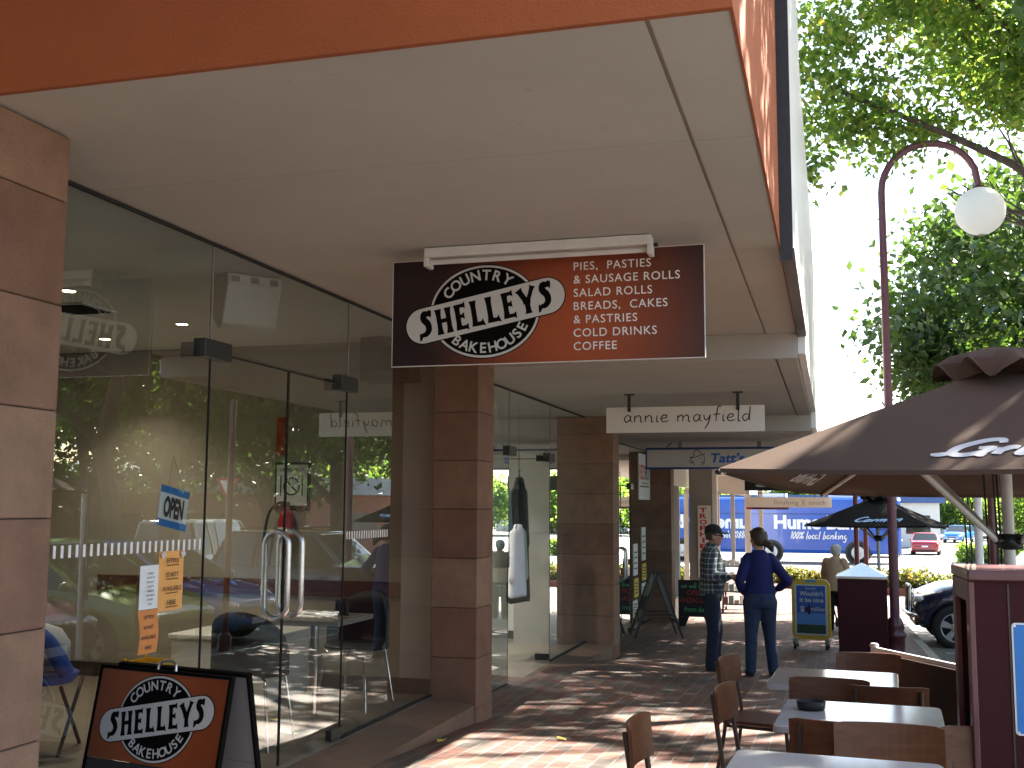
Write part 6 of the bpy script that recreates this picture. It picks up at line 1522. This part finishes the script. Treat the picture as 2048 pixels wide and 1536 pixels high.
house('far_shop', 'white building with blue sign band behind the bus', 0, 96, 16, 9, 3.4, .6, 'white_wall', 'roof_blue', 0, 5, True)
low = house('low_building', 'long low building with grey awning across the street, mirrored in the bakery glass', 24, 43, 22, 8, 3.0, .8, 'far_brick', 'far_awning', rad(-52), 6, True)
house('church_hall', 'brick hall with white gable across the street mirrored in the bakery glass', 31, 74, 12, 10, 3.2, 3.4, 'far_wall', 'roof_brown', rad(-30), 3)
gw = thing('give_way_sign', 'red bordered triangular give way sign on a pole, mirrored in the left door', 'sign', (12.2, 31.0, rz_(31)), rad(-65))
mb = MB(); mb.cyl((0, .03, 0), (0, .03, 3.3), .035, n=12); mb.build('pole', 'vent_grey', gw, world=False)
T = face_T(0, 0, 0); mb = MB(); mb.prism([(-.45, 3.25), (0, 2.47), (.45, 3.25)], T, .006); mb.build('border', 'letter_red', gw, world=False)
mb = MB(); mb.prism([(-.29, 3.16), (0, 2.66), (.29, 3.16)], T @ Matrix.Translation((0, 0, .007)), .002); mb.build('face', 'white', gw, world=False)
# ================================================================ PEOPLE
def head(mb, c, yaw, s=1.):
    """skull, jaw, nose, ears, brow; faces local +Y turned by yaw"""
    R = Matrix.Translation(c) @ Matrix.Rotation(yaw, 4, 'Z'); h = MB()
    h.loft([ring((0, .030, -.118), .022, .020, 14), ring((0, .026, -.108), .042, .042, 14), ring((0, .016, -.08), .058, .066, 14), ring((0, .006, -.045), .066, .082, 14), ring((0, .0, 0), .072, .092, 14), ring((0, -.004, .04), .074, .096, 14), ring((0, -.008, .075), .066, .086, 14), ring((0, -.01, .102), .045, .058, 14), ring((0, -.01, .115), .012, .014, 14)])
    h.loft([ring((0, .086, .012), .008, .008, 8), ring((0, .096, -.01), .011, .012, 8), ring((0, .104, -.03), .015, .016, 8), ring((0, .092, -.042), .013, .012, 8)])
    h.ell((0, .084, .026), (.046, .016, .012), 10, 6); h.ell((0, .078, -.066), (.026, .014, .007), 10, 6); h.ell((0, .076, -.078), (.022, .014, .008), 10, 6); h.ell((0, .062, -.105), (.022, .018, .014), 10, 6)
    for sg in (-1, 1): h.ell((sg*.074, -.008, -.012), (.010, .020, .032), 10, 6); h.ell((sg*.042, .062, -.03), (.022, .02, .018), 10, 6)
    for v, f, m, s_, t in [(h.v, h.f, 0, True, 0)]: mb.add([tuple(R @ (Vector(p)*s)) for p in v], f, 0, True)
    return R
def hand(mb, w_, d, palm, curl=.5, s=1., side=1):
    """wrist point, direction of the fingers, palm normal; four bent unequal fingers and a side thumb"""
    d = Vector(d).normalized(); n = Vector(palm).normalized(); n = (n-d*n.dot(d)).normalized(); x = d.cross(n)*side; w_ = Vector(w_)
    capsule(mb, w_, .024*s, w_+d*.045*s, .026*s, 8)
    for k in (-.024, -.008, .008, .024): capsule(mb, w_+d*.02*s+x*k*.8*s, .013*s, w_+d*.085*s+x*k*s, .0125*s, 8)
    for k, L in ((-.027, .070), (-.009, .080), (.009, .076), (.027, .060)):
        p = w_+d*.085*s+x*k*s; a = curl; 
        for i, f in enumerate((.45, .32, .23)):
            e = (d*math.cos(a)+n*math.sin(a)); q_ = p+e*L*f*s; capsule(mb, p, (.0098-.0008*i)*s, q_, (.0092-.0008*i)*s, 8); p = q_; a += curl*.8
    p = w_+d*.03*s-x*.024*s; e = (d*.7-x*.7+n*.35).normalized(); q_ = p+e*.04*s; capsule(mb, p, .013*s, q_, .011*s, 8); capsule(mb, q_, .011*s, q_+(d*.8-x*.2+n*.4).normalized()*.032*s, .0095*s, 8)
def torso(mb, secs): mb.loft([ring((x, y, z), rx, ry, 20) for x, y, z, rx, ry in secs])
def limb(mb, pts, rs, n=12):
    for a, b, r0, r1 in zip(pts, pts[1:], rs, rs[1:]): capsule(mb, a, r0, b, r1, n)
def person(label, loc, rotz, sc=1.): 
    t = thing('person', label, 'person', loc, rotz); t.scale = (sc, sc, sc); return t

# ---- man in cap and plaid shirt: faces +Y locally, turned to look right along the street ----
mx, my = -1.38, 13.18
man = person('man in black cap, sunglasses and plaid shirt talking, one hand raised before him', (mx, my, fz(mx, my)), rad(-82), .985)
b = MB(); head(b, Vector((0, .045, 1.565)), rad(-4))
limb(b, [(0, .0, 1.36), (0, .03, 1.48)], [.062, .056]); 
for sg in (-1, 1):
    limb(b, [(sg*.09, 0, .93), (sg*.09, .0, .72)], [.07, .06]); limb(b, [(sg*.17, 0, 1.36), (sg*.1, 0, 1.2)], [.05, .06])
torso(b, [(0, 0, .90, .14, .10), (0, 0, 1.05, .14, .10), (0, .01, 1.25, .15, .10), (0, 0, 1.40, .13, .07)])
RE, RW = (.245, -.02, 1.10), (.215, .235, 1.09); LE, LW = (-.245, -.02, 1.10), (-.15, .24, 1.07)
limb(b, [(.205, 0, 1.36), RE, RW], [.045, .038, .027]); limb(b, [(-.205, 0, 1.36), LE, LW], [.045, .038, .027])
hand(b, RW, (-.25, 1, .12), (-1, 0, 0), .55, .98, 1); hand(b, LW, (.35, 1, .05), (1, 0, 0), .6, .98, -1)
remeshed('body', b, 'skin', man, .0065, 4)
c = MB()
torso(c, [(0, .0, .86, .175, .135), (0, .005, .93, .182, .142), (0, .02, 1.02, .185, .155), (0, .025, 1.12, .182, .155), (0, .015, 1.25, .19, .145), (0, 0, 1.36, .185, .115), (0, .0, 1.425, .10, .085), (0, .01, 1.455, .068, .068)])
limb(c, [(.185, 0, 1.365), (.225, -.01, 1.25), RE, (.222, .17, 1.093)], [.085, .078, .068, .056]); limb(c, [(-.185, 0, 1.365), (-.225, -.01, 1.25), LE, (-.17, .18, 1.078)], [.085, .078, .068, .056])
remeshed('shirt', c, 'plaid_shirt', man, .010, 5)
c = MB(); c.loft([ring((0, .02, 1.435), .085, .075, 20, -.1), ring((0, .022, 1.475), .076, .07, 20, -.1), ring((0, .022, 1.47), .062, .058, 20, -.1), ring((0, .02, 1.43), .07, .06, 20, -.1)], 0, True, False); c.build('collar', 'plaid_shirt', man, world=False)
c = MB(); torso(c, [(0, 0, .80, .165, .125), (0, 0, .90, .172, .132), (0, 0, .965, .165, .126)])
for sg, yy in ((1, .0), (-1, .05)): limb(c, [(sg*.088, 0, .86), (sg*.098, .012+yy*.4, .62), (sg*.105, .02+yy*.8, .46), (sg*.11, -.005+yy, .22), (sg*.112, -.015+yy, .06)], [.105, .092, .077, .070, .072])
remeshed('jeans', c, 'denim_dark', man, .011, 4)
c = MB(); c.loft([ring((0, 0, .945), .174, .134, 24), ring((0, 0, .985), .174, .135, 24)], 0, True, False); c.build('belt', 'dark_wood', man, world=False)
for sg, yy in ((1, 0), (-1, .05)):
    c = MB(); capsule(c, (sg*.115, -.04+yy, .045), .045, (sg*.125, .15+yy, .032), .040); c.box(sg*.12-.04, sg*.12+.04, -.075+yy, .17+yy, .0, .02); remeshed('shoe', c, 'black_cloth', man, .008, 3)
c = MB(); hc = Vector((0, .045, 1.565))
c.loft([ring(hc+Vector((0, -.012, .030)), .083, .104, 22), ring(hc+Vector((0, -.012, .075)), .081, .101, 22), ring(hc+Vector((0, -.012, .112)), .066, .082, 22), ring(hc+Vector((0, -.012, .132)), .036, .046, 22), ring(hc+Vector((0, -.012, .139)), .006, .008, 22)]); c.build('cap_crown', 'black_cloth', man, world=False)
c = MB(); V0 = []; V1 = []
for i in range(13):
    a = math.pi*(.1+.8*i/12); V0.append(hc+Vector((.080*math.cos(a), .086*math.sin(a), .040+.010*math.sin(a)))); V1.append(hc+Vector((.082*math.cos(a), .07+.115*math.sin(a)**.7, .022+.012*math.sin(a))))
c.add(V0+V1+[v+Vector((0, 0, -.006)) for v in V0+V1], [(i, i+1, 14+i, 13+i) for i in range(12)]+[(26+i, 39+i, 40+i, 27+i) for i in range(12)]+[(13+i, 14+i, 40+i, 39+i) for i in range(12)], 0, True); c.build('cap_peak', 'black_cloth', man, world=False)
c = MB()
for sg in (-1, 1): c.ell(hc+Vector((sg*.034, .090, .004)), (.030, .012, .021), 12, 8); c.tube([hc+Vector((sg*.062, .082, .010)), hc+Vector((sg*.080, -.01, .004))], .005, 6)
c.build('sunglasses', 'black', man, world=False)
c = MB(); c.loft([ring(hc+Vector((0, -.030, -.05)), .064, .070, 18), ring(hc+Vector((0, -.022, .0)), .077, .084, 18), ring(hc+Vector((0, -.016, .04)), .080, .098, 18)]); c.build('hair', 'hair_brown', man, world=False)

# ---- woman in royal blue jumper, back to us, hands at her hips ----
wx, wy = -.80, 12.79
wom = person('woman in royal blue jumper and jeans seen from behind, hands on hips, hair tied low', (wx, wy, fz(wx, wy)), rad(14), .985)
b = MB(); head(b, Vector((-.005, .025, 1.535)), rad(38), .97)
limb(b, [(0, -.01, 1.34), (0, .012, 1.45)], [.052, .048])
torso(b, [(0, 0, .90, .14, .10), (0, 0, 1.06, .12, .09), (0, .0, 1.25, .12, .085), (0, 0, 1.34, .07, .05)])
for sg in (-1, 1): limb(b, [(sg*.09, 0, .93), (sg*.09, -.01, .72)], [.07, .06])
RE, RW = (.310, -.07, 1.065), (.205, .06, .955); LE, LW = (-.235, -.06, 1.05), (-.185, .07, .93)
limb(b, [(.13, -.01, 1.28), (.2, -.035, 1.18), RE, RW], [.03, .032, .032, .025]); limb(b, [(-.13, -.01, 1.28), (-.18, -.03, 1.17), LE, LW], [.03, .032, .032, .025])
hand(b, RW, (-.35, .6, -.5), (-1, 0, .2), .35, .92, 1); hand(b, LW, (.35, .6, -.5), (1, 0, .2), .35, .92, -1)
remeshed('body', b, 'skin_pale', wom, .0065, 4)
c = MB()
torso(c, [(0, .0, .86, .178, .130), (0, .0, .93, .180, .135), (0, .0, 1.02, .165, .125), (0, .0, 1.10, .155, .118), (0, .01, 1.22, .160, .120), (0, .005, 1.30, .150, .105), (0, -.005, 1.36, .105, .080), (0, .0, 1.41, .062, .060)])
limb(c, [(.125, 0, 1.318), (.205, -.035, 1.20), RE, (.262, -.0, 1.015), (.225, .04, .975)], [.064, .062, .056, .050, .044]); limb(c, [(-.125, 0, 1.318), (-.185, -.03, 1.19), LE, (-.215, .0, .99), (-.190, .05, .945)], [.064, .062, .056, .050, .044])
remeshed('jumper', c, 'blue_knit', wom, .010, 5)
c = MB(); torso(c, [(0, -.01, .76, .165, .125), (0, -.02, .83, .185, .145), (0, -.012, .90, .175, .135), (0, 0, .95, .16, .12)])
for sg, yy in ((1, .05), (-1, -.03)): limb(c, [(sg*.090, -.01, .83), (sg*.095, .0+yy*.4, .62), (sg*.098+yy*.3, .01+yy*.8, .46), (sg*.10+yy*.6, -.015+yy, .24), (sg*.10+yy*.9, -.02+yy, .06)], [.108, .090, .072, .066, .062])
remeshed('jeans', c, 'denim_mid', wom, .011, 4)
for sg, yy in ((1, .05), (-1, -.03)):
    c = MB(); capsule(c, (sg*.10+yy*.9, -.045+yy, .042), .040, (sg*.11+yy*.9, .12+yy, .030), .036); c.box(sg*.105+yy*.9-.035, sg*.105+yy*.9+.035, -.075+yy, .145+yy, 0, .018); remeshed('shoe', c, 'black_cloth', wom, .008, 3)
c = MB(); H = Matrix.Translation((-.005, .025, 1.535)) @ Matrix.Rotation(rad(38), 4, 'Z')
h = MB(); h.loft([ring((0, -.050, -.085), .052, .040, 18), ring((0, -.040, -.055), .078, .070, 18), ring((0, -.028, -.01), .090, .092, 18), ring((0, -.016, .04), .092, .106, 18), ring((0, -.012, .085), .080, .096, 18), ring((0, -.012, .118), .050, .064, 18), ring((0, -.012, .132), .012, .016, 18)])
h.ell((0, .066, .072), (.062, .034, .026), 12, 8)
capsule(h, (.0, -.115, -.045), .040, (.02, -.165, -.075), .045, 12); capsule(h, (.02, -.165, -.075), .045, (.03, -.18, -.13), .022, 12)
c.xf(H, h); remeshed('hair', c, 'hair_brown', wom, .008, 2)

# ---- elderly woman in tan jacket pushing a walker ----
ox_, oy_ = .02, 20.4
old = person('white haired elderly woman in tan jacket and black trousers walking away with a frame', (ox_, oy_, gz(oy_)), rad(-22), .93)
b = MB(); head(b, Vector((0, .11, 1.475)), rad(-15))
limb(b, [(0, .02, 1.32), (0, .075, 1.41)], [.055, .05]); torso(b, [(0, 0, .85, .14, .10), (0, 0, 1.05, .14, .10), (0, .02, 1.25, .13, .09), (0, .02, 1.34, .10, .06)])
for sg in (-1, 1): limb(b, [(sg*.085, 0, .85), (sg*.085, .0, .66)], [.07, .06])
RE, RW = (.25, .08, 1.03), (.23, .34, .98); LE, LW = (-.25, .08, 1.03), (-.23, .34, .98)
limb(b, [(.18, .02, 1.29), RE, RW], [.04, .034, .025]); limb(b, [(-.18, .02, 1.29), LE, LW], [.04, .034, .025])
hand(b, RW, (-.1, 1, -.1), (0, 0, -1), .8, .9, 1); hand(b, LW, (.1, 1, -.1), (0, 0, -1), .8, .9, -1)
remeshed('body', b, 'skin_pale', old, .0065, 4)
c = MB(); torso(c, [(0, -.01, .74, .20, .155), (0, -.01, .84, .20, .155), (0, .0, 1.0, .185, .145), (0, .01, 1.15, .185, .14), (0, .02, 1.27, .175, .115), (0, .03, 1.345, .11, .085), (0, .05, 1.38, .07, .065)])
limb(c, [(.165, .02, 1.285), RE, (.235, .29, .985)], [.080, .066, .055]); limb(c, [(-.165, .02, 1.285), LE, (-.235, .29, .985)], [.080, .066, .055]); remeshed('jacket', c, 'tan_jacket', old, .011, 5)
c = MB(); torso(c, [(0, 0, .68, .16, .13), (0, 0, .80, .17, .135)])
for sg, yy in ((1, .08), (-1, -.06)): limb(c, [(sg*.085, 0, .76), (sg*.09, yy*.5, .45), (sg*.09, yy, .06)], [.105, .080, .072])
remeshed('trousers', c, 'black_cloth', old, .012, 4)
for sg, yy in ((1, .08), (-1, -.06)):
    c = MB(); capsule(c, (sg*.09, -.03+yy, .042), .040, (sg*.095, .12+yy, .03), .036); remeshed('shoe', c, 'black_cloth', old, .008, 3)
c = MB(); h = MB(); h.loft([ring((0, -.04, -.075), .06, .05, 18), ring((0, -.03, -.02), .094, .094, 18), ring((0, -.02, .04), .100, .112, 18), ring((0, -.014, .09), .085, .098, 18), ring((0, -.012, .128), .04, .05, 18)]); c.xf(Matrix.Translation((0, .11, 1.475)) @ Matrix.Rotation(rad(-15), 4, 'Z'), h); remeshed('hair', c, 'hair_white', old, .010, 2)
wk = thing('walking_frame', 'dark walking frame with basket pushed by the elderly woman', 'walking frame', (.17, 20.88, gz(20.88)), rad(-22))
mb = MB()
for sx in (-.24, .24):
    mb.tube(catmull([(sx, -.28, .86), (sx, -.12, .88), (sx, -.02, .84), (sx, .02, .5), (sx, .26, .09)], 5), .014, 8); mb.tube([(sx, .06, .45), (sx, -.22, .09)], .013, 8)
mb.tube([(-.24, 0, .6), (.24, 0, .6)], .011, 8); mb.tube([(-.24, .06, .42), (.24, .06, .42)], .011, 8); mb.build('frame', 'black_metal', wk, world=False)
mb = MB(); mb.box(-.2, .2, .04, .28, .38, .62); mb.build('basket', 'black_cloth', wk, world=False, bevel=.02)
for sx in (-.24, .24):
    for y in (-.23, .27): m2 = MB(); m2.cyl((sx-.015, y, .08), (sx+.015, y, .08), .08, n=16); m2.build('wheel', 'rubber', wk, world=False)
